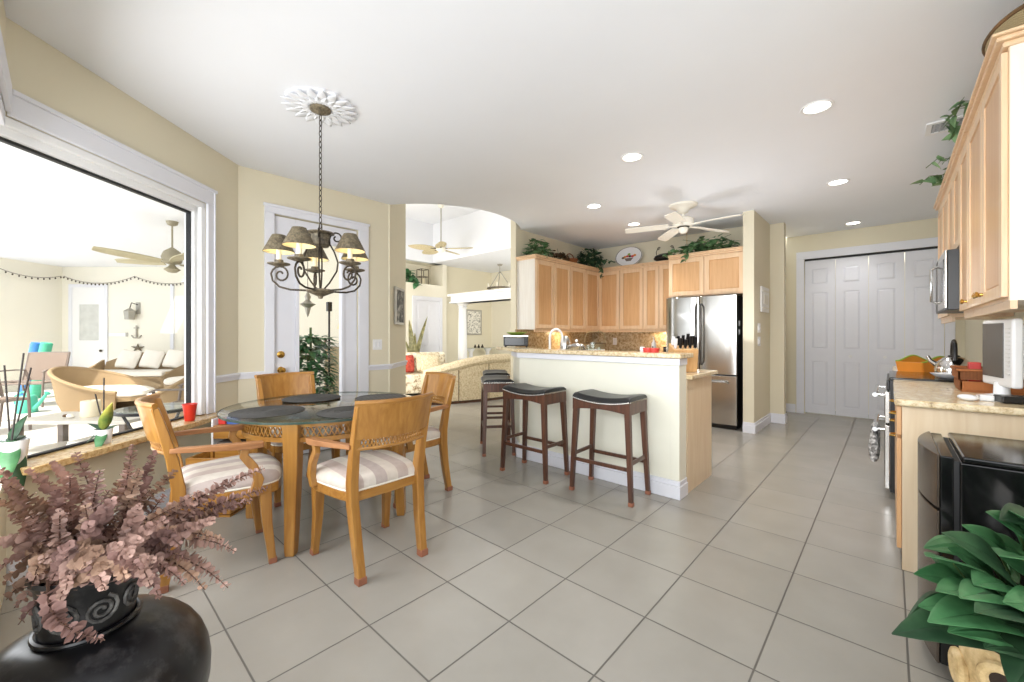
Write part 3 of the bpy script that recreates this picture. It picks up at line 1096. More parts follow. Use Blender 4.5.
ZB, HC = 1.29, 0.985
G1 = 'wall cabinets along the left kitchen wall'
cabinet('maple wall cabinet with white end panel, nearest the living room opening', (-3.646, 4.45, ZB), PI / 2, 0.84, HC, 0.33, 2, G1, side='whitewash', ends=(1, 0))
cabinet('maple wall cabinet reaching the corner under the dark trailing plant', (-3.646, 5.29, ZB), PI / 2, 0.85, HC, 0.33, 2, G1)
G2 = 'wall cabinets along the back kitchen wall'
cabinet('maple wall cabinet in the corner below the rooster plate', (-3.645, 6.16, ZB), 0, 0.80, HC, 0.33, 2, G2)
cabinet('narrower maple wall cabinet between the corner one and refrigerator', (-2.845, 6.16, ZB), 0, 0.51, HC, 0.33, 2, G2)
cabinet('deep maple cabinet over the steel refrigerator', (-2.33, 5.86, 1.745), 0, 0.97, 0.535, 0.63, 2, G2, rail=False)

# granite splash and back counters
b = MB()
b.box(-3.975, 4.4, 0.92, -3.962, 6.499, 1.29)
b.box(-3.962, 6.486, 0.92, -2.34, 6.499, 1.29)
struct('trim_6', b, 'granite_dark')
cb = thing('corner_base_cabinet', 'maple base cabinets under the corner granite counter', 'cabinet', (-3.97, 4.4, 0))
b = MB()
b.box(0.0, 0, 0.09, 0.58, 2.09, 0.875)
b.box(0.58, 1.5, 0.09, 1.6, 2.09, 0.875)
obj('body', b, 'maple', cb)
for i in range(4):
    y0 = 0.02 + i * 0.36
    obj('door', MB().box(0.58, y0, 0.12, 0.6, y0 + 0.34, 0.84), 'maple_frame', cb, bevel=0.003)
b = MB().prism([(-3.96, 4.40), (-3.34, 4.40), (-3.34, 5.87), (-2.345, 5.87), (-2.345, 6.484), (-3.96, 6.484)], 0.877, 0.915)
single('granite_corner_counter', b, 'granite', 'granite counter in the far kitchen corner with the handled basket', 'countertop', bevel=0.006)

# outlet on the splash
def plate(name, label, cat, loc, rot, w=0.075, h=0.12, n=1, group=None):
    t = thing(name, label, cat, loc, rot, group)
    obj('cover_plate', MB().box(-w / 2, -0.006, -h / 2, w / 2, -0.001, h / 2), 'white', t, bevel=0.002)
    for i in range(n):
        xo = (i - (n - 1) / 2) * 0.045
        if cat == 'outlet':
            b = MB().box(xo - 0.016, -0.009, 0.008, xo + 0.016, -0.005, 0.04)
            b.box(xo - 0.016, -0.009, -0.04, xo + 0.016, -0.005, -0.008)
        else:
            b = MB().box(xo - 0.011, -0.011, -0.03, xo + 0.011, -0.005, 0.03)
        obj('socket' if cat == 'outlet' else 'rocker', b, 'ceramic', t, bevel=0.001)
    return t
plate('wall_outlet', 'white outlet on granite splash beside the handled basket', 'outlet', (-3.52, 6.486, 1.1), 0)
plate('light_switch', 'white light switch on cream wall right of glazed door', 'switch', (WX, 2.45, 1.10), PI / 2, w=0.115, n=2)
plate('light_switch', 'upper white switch plate on the pier below the square plaque', 'switch', (-1.232, 5.99, 1.30), PI / 2, w=0.14, n=2)
plate('light_switch', 'lower white switch plate on the pier', 'switch', (-1.232, 5.99, 1.13), PI / 2, w=0.14, n=2)
t = thing('wall_plaque', 'cream square plaque with relief hanging on the pier', 'wall decoration', (-1.232, 6.28, 1.675), PI / 2)
obj('board', MB().box(-0.22, -0.02, -0.165, 0.22, -0.001, 0.165), 'white', t, bevel=0.004)
b = MB()
for x0, z0, x1, z1 in ((-0.17, -0.12, 0.17, -0.1), (-0.11, -0.06, 0.11, 0.06), (-0.17, 0.1, 0.17, 0.12)):
    b.box(x0, -0.028, z0, x1, -0.018, z1)
obj('relief', b, 'paper', t, bevel=0.003)

# refrigerator
fr = thing('refrigerator', 'stainless french door refrigerator with black sides', 'refrigerator', (-2.335, 5.74, 0))
obj('cabinet_body', MB().box(0.005, 0.075, 0.02, 0.905, 0.74, 1.715), 'black', fr, bevel=0.004)
def curved_door(x0, x1, z0, z1, t=0.07):
    n = 10
    prof = []
    for i in range(n + 1):
        s = i / n
        bulge = 0.018 * (1 - (2 * s - 1) ** 4)
        prof.append((x0 + (x1 - x0) * s, 0.02 - bulge))
    return MB().prism(prof + [(x1, t), (x0, t)], z0, z1)
for nm, x0, x1, m in (('left_door', 0.004, 0.449, 'steelwavy'), ('right_door', 0.456, 0.906, 'steel')):
    d = obj('door', curved_door(x0, x1, 0.70, 1.725), m, fr, bevel=0.006)
    hx = 0.425 if x0 < 0.1 else 0.482
    b = MB().tube([(hx, 0.005, 0.82), (hx, -0.045, 0.86), (hx, -0.055, 1.2), (hx, -0.045, 1.58), (hx, 0.005, 1.62)], 0.013, 10)
    obj('handle', b, 'handle_grey', d, smooth=True)
d = obj('freezer_drawer', curved_door(0.004, 0.906, 0.06, 0.685), 'steel', fr, bevel=0.006)
obj('handle', MB().tube([(0.1, 0.005, 0.60), (0.12, -0.05, 0.61), (0.45, -0.06, 0.61), (0.79, -0.05, 0.61), (0.81, 0.005, 0.60)], 0.013, 10), 'chrome', d, smooth=True)
obj('toe_grille', MB().box(0.02, 0.06, 0.0, 0.89, 0.3, 0.055), 'black', fr)
for x in (0.02, 0.79):
    obj('hinge_cover', MB().box(x, 0.05, 1.716, x + 0.10, 0.16, 1.735), 'black', fr, bevel=0.004)
# two tiny magnets on its black side
for z, lab in ((1.36, 'upper white magnet on black refrigerator side'), (1.25, 'lower white magnet on black refrigerator side')):
    single('fridge_magnet', MB().box(-1.429, 5.86, z - 0.035, -1.422, 5.90, z + 0.035), 'ceramic', lab, 'magnet', 'magnets on the refrigerator', bevel=0.002)

# ------------------------------------------------------------------ RIGHT SIDE: counter, range, microwave, wall cabinets
ZC = 0.885
rb = thing('base_cabinet', 'pale maple base cabinet with plain end panel, right of the aisle', 'cabinet', (0.045, 2.93, 0))
obj('body', MB().box(0.0, 0.015, 0.09, 0.63, 1.18, ZC - 0.037), 'maple_frame', rb)
obj('end_panel', MB().box(0.0, 0.0, 0.0, 0.65, 0.015, ZC - 0.037), 'maple_pale', rb)
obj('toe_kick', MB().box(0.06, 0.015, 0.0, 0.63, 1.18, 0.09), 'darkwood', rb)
for i in range(2):
    y0 = 0.02 + i * 0.58
    for nm, z0, z1 in (('drawer', 0.69, 0.84), ('door', 0.1, 0.67)):
        d = obj(nm, MB().box(-0.02, y0, z0, -0.001, y0 + 0.565, z1), 'maple', rb, bevel=0.003)
        zk = 0.765 if nm == 'drawer' else 0.6
        yk = y0 + (0.28 if nm == 'drawer' else 0.5)
        obj('pull', MB().tube([(-0.02, yk - 0.04, zk), (-0.045, yk - 0.03, zk), (-0.045, yk + 0.03, zk), (-0.02, yk + 0.04, zk)], 0.005, 8), 'brass', d, smooth=True)
b = MB().prism([(0.015, 2.86), (0.698, 2.86), (0.698, 4.12), (0.015, 4.12)], ZC - 0.035, ZC)
single('granite_counter', b, 'granite', 'granite counter on the right carrying the white monitor', 'countertop', bevel=0.012)
rb2 = thing('base_cabinet', 'base cabinet beyond the range, under the orange tray', 'cabinet', (0.045, 4.91, 0))
obj('body', MB().box(0, 0, 0.09, 0.63, 0.98, ZC - 0.037), 'maple_frame', rb2)
obj('door', MB().box(-0.02, 0.02, 0.1, -0.001, 0.96, 0.83), 'maple', rb2, bevel=0.003)
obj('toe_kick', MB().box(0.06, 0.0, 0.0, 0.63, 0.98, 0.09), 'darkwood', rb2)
single('granite_counter', MB().box(0.015, 4.905, ZC - 0.035, 0.698, 5.90, ZC), 'granite', 'granite counter beyond the range under the orange tray', 'countertop', bevel=0.012)
struct('trim_7', MB().box(0.682, 2.9, ZC + 0.002, 0.699, 5.9, ZC + 0.11), 'granite_dark')

# range
rg = thing('range_oven', 'stainless and black double oven range with glass cooktop', 'range', (0.0, 4.13, 0))
obj('body', MB().box(0.0, 0.0, 0.05, 0.69, 0.765, 0.875), 'black', rg)
obj('cooktop', MB().box(-0.005, 0.0, 0.876, 0.69, 0.765, 0.897), 'gloss_black', rg, bevel=0.006)
obj('kick_plate', MB().box(0.06, 0.03, 0.0, 0.66, 0.735, 0.05), 'black', rg)
obj('control_panel', MB().box(-0.02, 0.0, 0.80, -0.0005, 0.765, 0.874), 'black', rg, bevel=0.006)
for z0, z1, zh in ((0.555, 0.79, 0.76), (0.07, 0.54, 0.50)):
    d = obj('oven_door', MB().box(-0.03, 0.004, z0, -0.001, 0.761, z1), 'steel', rg, bevel=0.005)
    obj('window_glass', MB().box(-0.033, 0.14, z0 + 0.05, -0.029, 0.62, z1 - 0.06), 'gloss_black', d)
    b = MB()
    b.tube([(-0.03, 0.06, zh), (-0.085, 0.06, zh)], 0.012, 10).tube([(-0.03, 0.70, zh), (-0.085, 0.70, zh)], 0.012, 10)
    b.tube([(-0.085, 0.02, zh), (-0.085, 0.745, zh)], 0.016, 12)
    obj('handle', b, 'chrome', d, smooth=True)
# dish towel over the lower handle
secs = []
for k, (z, rx, cxx) in enumerate(((0.24, 0.020, -0.092), (0.26, 0.028, -0.092), (0.33, 0.030, -0.09), (0.40, 0.027, -0.087), (0.455, 0.024, -0.086), (0.482, 0.0225, -0.085), (0.505, 0.024, -0.085), (0.522, 0.016, -0.085), (0.527, 0.004, -0.085))):
    hw = 0.075 - 0.012 * k / 8
    secs.append([(cxx + rx * math.cos(2 * PI * j / 20) * (1 + 0.18 * math.sin(j * 2.6 + k * .3)), 4.275 + hw * math.sin(2 * PI * j / 20), z) for j in range(20)])
single('dish_towel', MB().sweep(secs), 'towel', 'black and white patterned towel hanging on the oven handle', 'towel', smooth=True)

# microwave
mw = thing('microwave', 'over the range microwave, black sides and pale door', 'microwave', (0.29, 4.135, 1.385))
obj('body', MB().box(0.002, 0.0, 0.0, 0.40, 0.755, 0.415), 'black', mw, bevel=0.004)
d = obj('door', MB().box(-0.012, 0.0, 0.012, 0.001, 0.56, 0.415), 'steel', mw, bevel=0.004)
obj('window_glass', MB().box(-0.015, 0.07, 0.07, -0.011, 0.46, 0.36), 'gloss_black', d)
obj('handle', MB().tube([(-0.012, 0.52, 0.07), (-0.05, 0.52, 0.09), (-0.05, 0.52, 0.34), (-0.012, 0.52, 0.36)], 0.009, 8), 'chrome', d, smooth=True)
obj('control_panel', MB().box(-0.012, 0.563, 0.012, 0.001, 0.755, 0.415), 'black', mw, bevel=0.004)
obj('vent_strip', MB().box(-0.01, 0.0, 0.0, 0.001, 0.755, 0.012), 'black', mw)

ZR, HR = 1.355, 1.062
GR = 'wall cabinets above the right counter'
XR = 0.37
# rot -90: local x runs towards -Y, so origin sits at the far end
cabinet('tall maple wall cabinet above the white monitor, white end panel, brass knobs', (XR, 3.70, ZR), -PI / 2, 1.02, HR, 0.325, 2, GR, knobs=True, side='whitewash', ends=(0, 1))
cabinet('maple wall cabinet between the monitor and the microwave', (XR, 4.125, ZR), -PI / 2, 0.42, HR, 0.325, 1, GR, knobs=True)
cabinet('short maple wall cabinet directly above the microwave', (XR, 4.90, 1.81), -PI / 2, 0.77, HR - 0.455, 0.325, 2, GR, rail=False)
cabinet('farthest maple wall cabinet, beyond the microwave by the closet', (XR, 5.84, ZR), -PI / 2, 0.935, HR, 0.325, 2, GR, knobs=True)

# things on the right counter
mon = thing('small_monitor', 'small white monitor with dark screen on the right counter', 'monitor', (0.42, 3.24, ZC + 0.035), R(-78))
# local x along screen width (towards camera), -y out of the screen
obj('housing', MB().box(-0.155, -0.02, 0.03, 0.155, 0.02, 0.37), 'ceramic', mon, bevel=0.012)
obj('rear_shell', MB().box(-0.12, 0.02, 0.07, 0.145, 0.10, 0.345), 'ceramic', mon, bevel=0.025)
obj('screen', MB().box(-0.135, -0.024, 0.075, 0.075, -0.019, 0.35), 'screen', mon)
b = MB()
for i in range(12):
    b.cbox((0.12, -0.022, 0.10 + i * 0.02), (0.03, 0.006, 0.006))
obj('speaker_slots', b, 'grille', mon)
obj('stand', MB().lathe([(0.09, -0.034), (0.09, -0.024), (0.03, -0.01), (0.028, 0.05)], 24), 'ceramic', mon, smooth=True)
bx = thing('cable_box', 'flat black box on the counter edge in front of monitor', 'electronics', (0.44, 3.05, ZC), R(12))
obj('case', MB().box(-0.06, -0.04, 0.004, 0.18, 0.05, 0.036), 'black', bx, bevel=0.006)
b = MB()
for i in range(3):
    b.cbox((0.02 + i * 0.03, -0.041, 0.02), (0.012, 0.004, 0.006))
obj('buttons', b, 'frame_silver', bx)
ms = thing('computer_mouse', 'white rounded computer mouse on granite counter', 'mouse', (0.285, 3.05, ZC), R(-60))
b = MB().blob((0, 0, 0.014), (0.05, 0.03, 0.016), 20, 10)
obj('shell', b, 'ceramic', ms, smooth=True)
obj('wheel', MB().cbox((0.03, 0, 0.027), (0.012, 0.005, 0.006)), 'grille', ms)
single('white_charger', MB().box(0.325, 3.06, ZC, 0.375, 3.10, ZC + 0.03), 'ceramic', 'small white charger block between mouse and black box', 'charger', bevel=0.006)

# slatted wooden basket
bk = thing('wooden_basket', 'reddish brown wooden slat basket left of the monitor', 'basket', (0.42, 3.64, ZC))
b = MB()
obj('bottom', MB().box(-0.12, -0.15, 0, 0.12, 0.15, 0.012), 'basket', bk)
for (z0, s) in ((0.012, 0.0), (0.07, 0.008)):
    b.at().box(-0.125 - s, -0.155 - s, z0, 0.125 + s, -0.143 - s, z0 + 0.05)
    b.box(-0.125 - s, 0.143 + s, z0, 0.125 + s, 0.155 + s, z0 + 0.05)
    b.box(-0.125 - s, -0.155 - s, z0, -0.113 - s, 0.155 + s, z0 + 0.05)
    b.box(0.113 + s, -0.155 - s, z0, 0.125 + s, 0.155 + s, z0 + 0.05)
obj('slats', b, 'basket', bk, bevel=0.003)
obj('rim', MB().tube([(-0.135, -0.165, 0.125), (0.135, -0.165, 0.125), (0.135, 0.165, 0.125), (-0.135, 0.165, 0.125)], 0.008, 8, closed=True), 'basket', bk, smooth=True)
single('red_packet', MB().box(0.35, 3.70, ZC + 0.014, 0.40, 3.77, ZC + 0.16), 'redglaze', 'red packet standing in the wooden basket', 'packet', bevel=0.004)
single('blue_packet', MB().box(0.42, 3.56, ZC + 0.014, 0.50, 3.60, ZC + 0.15), 'cobalt', 'blue packet standing in the wooden basket', 'packet', bevel=0.004)
# kettle
kt = thing('kettle', 'polished steel kettle with black loop handle on cooktop', 'kettle', (0.36, 4.62, 0.898))
obj('body', MB().lathe([(0.085, 0), (0.105, 0.012), (0.11, 0.05), (0.095, 0.10), (0.06, 0.135), (0.035, 0.145)], 32), 'chrome', kt, smooth=True)
obj('lid', MB().lathe([(0.036, 0.146), (0.03, 0.155), (0.01, 0.16), (0.012, 0.175), (0.0, 0.18)], 20), 'black', kt, smooth=True)
pts = [(0, -0.075 + 0.15 * 0, 0.12)]
obj('handle', MB().tube([(0, 0.085, 0.125), (0, 0.085, 0.18), (0, 0.06, 0.245), (0, 0.0, 0.265), (0, -0.06, 0.245), (0, -0.085, 0.18), (0, -0.085, 0.125)], 0.014, 10), 'black', kt, smooth=True)
obj('spout', MB().tube([(-0.08, 0.03, 0.07), (-0.125, 0.045, 0.11), (-0.14, 0.05, 0.145)], [0.022, 0.015, 0.012], 10), 'chrome', kt, smooth=True)
# spoon rest bowls
single('spoon_rest', MB().lathe([(0.035, 0), (0.07, 0.018), (0.088, 0.035), (0.08, 0.035), (0.06, 0.018), (0.0, 0.012)], 28, (0.30, 4.30, 0.898)), 'ceramic', 'white shallow bowl on cooktop in front of the kettle', 'bowl', smooth=True)
# orange tray with wavy rim and cut-out handles
ot = thing('serving_tray', 'orange scalloped serving box with green lining beyond the range', 'tray', (0.235, 5.17, ZC + 0.001), R(48))
def tray_wall(b, x0, x1, y, flip=1):
    rows = []
    n = 14
    for i in range(n + 1):
        s = i / n
        z = 0.085 + 0.05 * math.sin(PI * s) ** 2
        x = x0 + (x1 - x0) * s
        rows.append([(x * 0.92, y * 0.92, 0.0), (x, y, z)])
    b.slab(rows, 0.012)
    return b
b = MB()
tray_wall(b, -0.17, 0.17, -0.11)
tray_wall(b, -0.17, 0.17, 0.11)
b.slab([[(-0.156, -0.10, 0), (-0.17, -0.11, 0.085)], [(-0.156, 0.10, 0), (-0.17, 0.11, 0.085)]], 0.012)
b.slab([[(0.156, -0.10, 0), (0.17, -0.11, 0.085)], [(0.156, 0.10, 0), (0.17, 0.11, 0.085)]], 0.012)
b.box(-0.156, -0.10, 0.0, 0.156, 0.10, 0.01)
obj('box_sides', b, 'orange', ot, smooth=True)
b = MB()
b.tube([(-0.17 + 0.34 * i / 14, -0.11, 0.088 + 0.05 * math.sin(PI * i / 14) ** 2) for i in range(15)], 0.008, 8)
b.tube([(-0.17 + 0.34 * i / 14, 0.11, 0.088 + 0.05 * math.sin(PI * i / 14) ** 2) for i in range(15)], 0.008, 8)
b.box(-0.15, -0.098, 0.011, 0.15, 0.098, 0.05)
obj('green_lining', b, 'apple', ot, smooth=True)

# mini fridge
mf = thing('mini_fridge', 'black mini fridge with rounded door against the right wall', 'refrigerator', (0.10, 2.07, 0))
obj('body', MB().box(0.075, 0.0, 0.03, 0.58, 0.48, 0.775), 'gloss_black', mf, bevel=0.006)
obj('top', MB().box(0.08, -0.002, 0.775, 0.585, 0.482, 0.797), 'gloss_black', mf, bevel=0.008)
def bow(z0, z1):
    n = 12
    pr_ = []
    for i in range(n + 1):
        s = i / n
        pr_.append((0.015 - 0.04 * math.sin(PI * s) ** 0.9 + 0.006, 0.002 + 0.476 * s))
    return MB().prism(pr_ + [(0.028, 0.478), (0.028, 0.002)], z0, z1)
obj('freezer_door', bow(0.605, 0.792), 'fridgedoor', mf, bevel=0.006)
obj('lower_door', bow(0.06, 0.595), 'fridgedoor', mf, bevel=0.006)
obj('door_gasket', MB().box(0.028, 0.006, 0.06, 0.062, 0.474, 0.788), 'gloss_black', mf, bevel=0.004)
obj('door_seal', MB().box(0.060, 0.012, 0.06, 0.078, 0.468, 0.775), 'rubber', mf)
for y in (0.05, 0.43):
    for x in (0.12, 0.52):
        obj('foot', MB().lathe([(0.018, 0), (0.018, 0.03)], 12, (x, y, 0)), 'black', mf)

# ceiling items
vt = thing('air_vent', 'square white ceiling air vent above the right wall cabinets', 'vent', (0.315, 4.36, C))
b = MB()
for q in ((-0.12, -0.12, 0.12, -0.09), (-0.12, 0.09, 0.12, 0.12), (-0.12, -0.09, -0.09, 0.09), (0.09, -0.09, 0.12, 0.09)):
    b.box(q[0], q[1], -0.012, q[2], q[3], -0.001)
obj('frame', b, 'white', vt)
b = MB()
for i in range(6):
    p_ = -0.075 + 0.03 * i
    b.box(p_ - 0.003, -0.09, -0.010, p_ + 0.003, 0.09, -0.002)
    b.box(-0.09, p_ - 0.003, -0.0095, 0.09, p_ + 0.003, -0.0025)
obj('grille', b, 'grille', vt)
obj('duct', MB().box(-0.09, -0.09, -0.0018, 0.09, 0.09, -0.0008), 'black', vt)

spots = [((817, 107), 'largest recessed ceiling light, over the aisle nearest the camera'),
         ((632, 157), 'recessed ceiling light over the bar stools'),
         ((838, 182), 'middle recessed ceiling light in front of closet'),
         ((594, 206), 'recessed ceiling light above the left kitchen cabinets'),
         ((634, 224), 'recessed ceiling light just behind the kitchen fan blade'),
         ((853, 223), 'recessed ceiling light closest to the closet doors')]
for (px, py), lab in spots:
    d = 412.7 * (C - 1.21) / (335 - py)
    p = V((px - 512) / 412.7 * d, d, C)
    t = thing('recessed_light', lab, 'ceiling light', p, 0, 'recessed ceiling lights')
    obj('trim_ring', MB().lathe([(0.072, -0.001), (0.095, -0.001), (0.092, -0.008), (0.075, -0.006), (0.072, -0.001)], 32, caps=False), 'white', t, smooth=True)
    obj('lens', MB().lathe([(0.0, -0.004), (0.073, -0.003)], 32, caps=False), 'lens', t)
    lamp('downlight', 'SPOT', (p.x, p.y, C - 0.03), 14 if p.y > 6.5 else 46, (1, 0.98, 0.95), spot=108, blend=0.8, radius=0.06)

# kitchen fan
kf = thing('ceiling_fan', 'cream five blade ceiling fan in front of kitchen cabinets', 'fan', (-1.80, 4.957, C))
obj('canopy', MB().lathe([(0.0, -0.001), (0.16, -0.001), (0.15, -0.02), (0.10, -0.035), (0.075, -0.05), (0.05, -0.09), (0.02, -0.105)], 32), 'fanblade', kf, smooth=True)
obj('downrod', MB().lathe([(0.014, -0.16), (0.014, -0.10)], 12), 'fanblade', kf)
obj('motor', MB().lathe([(0.02, -0.15), (0.09, -0.155), (0.115, -0.175), (0.118, -0.23), (0.10, -0.25), (0.05, -0.26)], 32), 'fanblade', kf, smooth=True)
obj('switch_housing', MB().lathe([(0.04, -0.26), (0.055, -0.275), (0.05, -0.315), (0.025, -0.335), (0.0, -0.338)], 24), 'fanblade', kf, smooth=True)
obj('brass_band', MB().lathe([(0.06, -0.258), (0.07, -0.262), (0.06, -0.268)], 24), 'bronze_dark', kf)
for i in range(5):
    a = YAW + R(20 + 72 * i)
    m = Matrix.Rotation(a, 4, 'Z') @ Matrix.Translation((0, 0, -0.245))
    b = MB().at(m)
    rows = []
    for k in range(9):
        s = k / 8
        x = 0.17 + 0.49 * s
        w = 0.055 + 0.018 * s
        if k == 8:
            w *= 0.7
        rows.append([(x, -w, -0.012 - 0.02 * s), (x, 0, -0.02 * s), (x, w, 0.012 - 0.02 * s)])
    b.slab(rows, 0.008)
    bl = obj('blade', b, 'fanblade', kf, smooth=True)
    b = MB().at(m).box(0.08, -0.02, -0.012, 0.20, 0.02, -0.002)
    obj('blade_arm', b, 'fanblade', bl, bevel=0.004)
obj('pull_chain', MB().tube([(0.03, 0.03, -0.33), (0.03, 0.03, -0.46)], 0.0025, 6), 'brass', kf)

# under-cabinet lamps (small, warm)
lamp('under_cabinet_lamp', 'AREA', (-3.80, 5.45, ZB - 0.045), 1.5, (1, 0.72, 0.4), 0.2, 0.06, (-3.95, 5.45, 0.9))
lamp('under_cabinet_lamp', 'AREA', (-2.62, 6.36, ZB - 0.045), 1.5, (1, 0.72, 0.4), 0.2, 0.06, (-2.62, 6.5, 0.9))
#SECTION3
# ------------------------------------------------------------------ DINING: table, chairs, placemats, chandelier
TC = Vector((-2.776, 1.20, 0))
tb = thing('dining_table', 'round glass topped dining table on honey coloured wooden legs', 'table', TC, 0)
obj('glass_top', MB().lathe([(0.0, 0.738), (0.594, 0.738), (0.60, 0.742), (0.60, 0.746), (0.594, 0.75), (0.0, 0.75)], 72), 'tableglass', tb, smooth=True)
obj('glass_edge', MB().ring(0.598, 0.6015, 0.738, 0.750, 72), P('green_glass_edge', rgb(58, 76, 68), 0.15), tb, smooth=True)
b = MB()
b.ring(0.445, 0.485, 0.70, 0.735, 64)
b.ring(0.450, 0.480, 0.615, 0.640, 64)
obj('apron', b, 'oak_x', tb, smooth=True)
b = MB()
N = 96
for i in range(N):
    for sgn in (1, -1):
        pts = []
        for k in range(4):
            a = 2 * PI * (i + sgn * 1.0 * k / 3) / N
            z = 0.640 + 0.060 * k / 3
            pts.append((0.466 * math.cos(a), 0.466 * math.sin(a), z))
        b.tube(pts, 0.0042, 4)
obj('lattice', b, 'oak_x', tb)
for k in range(4):
    a = PI / 4 + k * PI / 2
    b = MB().at(Matrix.Rotation(a, 4, 'Z'))
    secs = []
    for (z, r, w) in ((0.0, 0.49, 0.05), (0.03, 0.49, 0.056), (0.25, 0.476, 0.066), (0.5, 0.468, 0.076), (0.66, 0.466, 0.084), (0.736, 0.466, 0.088)):
        h = w / 2
        secs.append([(r - h, -h, z), (r + h, -h, z), (r + h, h, z), (r - h, h, z)])
    b.sweep(secs)
    obj('leg', b, 'oak', tb, bevel=0.006)
obj('stretcher', MB().ring(0.20, 0.235, 0.705, 0.73, 40), 'oak_x', tb, smooth=True)
b = MB()
b.box(-0.45, -0.02, 0.705, 0.45, 0.02, 0.73)
b.box(-0.02, -0.45, 0.706, 0.02, 0.45, 0.729)
obj('cross_brace', b, 'oak_x', tb)

def mat_at(px, py, r, label, mat='mat', rot=0.0):
    d = 412.7 * (1.21 - 0.752) / (py - 335)
    p = V((px - 512) / 412.7 * d, d, 0.7505)
    t = thing('placemat', label, 'placemat', p, rot, 'round placemats on the glass table')
    obj('weave', MB().lathe([(0.0, 0.0), (r, 0.0), (r + 0.004, 0.003), (r, 0.006), (0.0, 0.005)], 48), mat, t, smooth=True)
    b = MB()
    for q in range(5):
        b.tube([((r - 0.02 - q * 0.034) * math.cos(2 * PI * k / 40), (r - 0.02 - q * 0.034) * math.sin(2 * PI * k / 40), 0.0055) for k in range(40)], 0.0018, 5, closed=True)
    if mat == 'mat':
        obj('rings', b, 'mat', t)
mat_at(268, 411.5, 0.195, 'round dark woven placemat at the window side of the table')
mat_at(312, 398.2, 0.19, 'round dark woven placemat in front of the far chair')
mat_at(381, 397.6, 0.175, 'round striped placemat toward the sofa side of the table', 'matstripe', R(30))
mat_at(352, 411.5, 0.19, 'round dark woven placemat half hidden behind the front chair back')

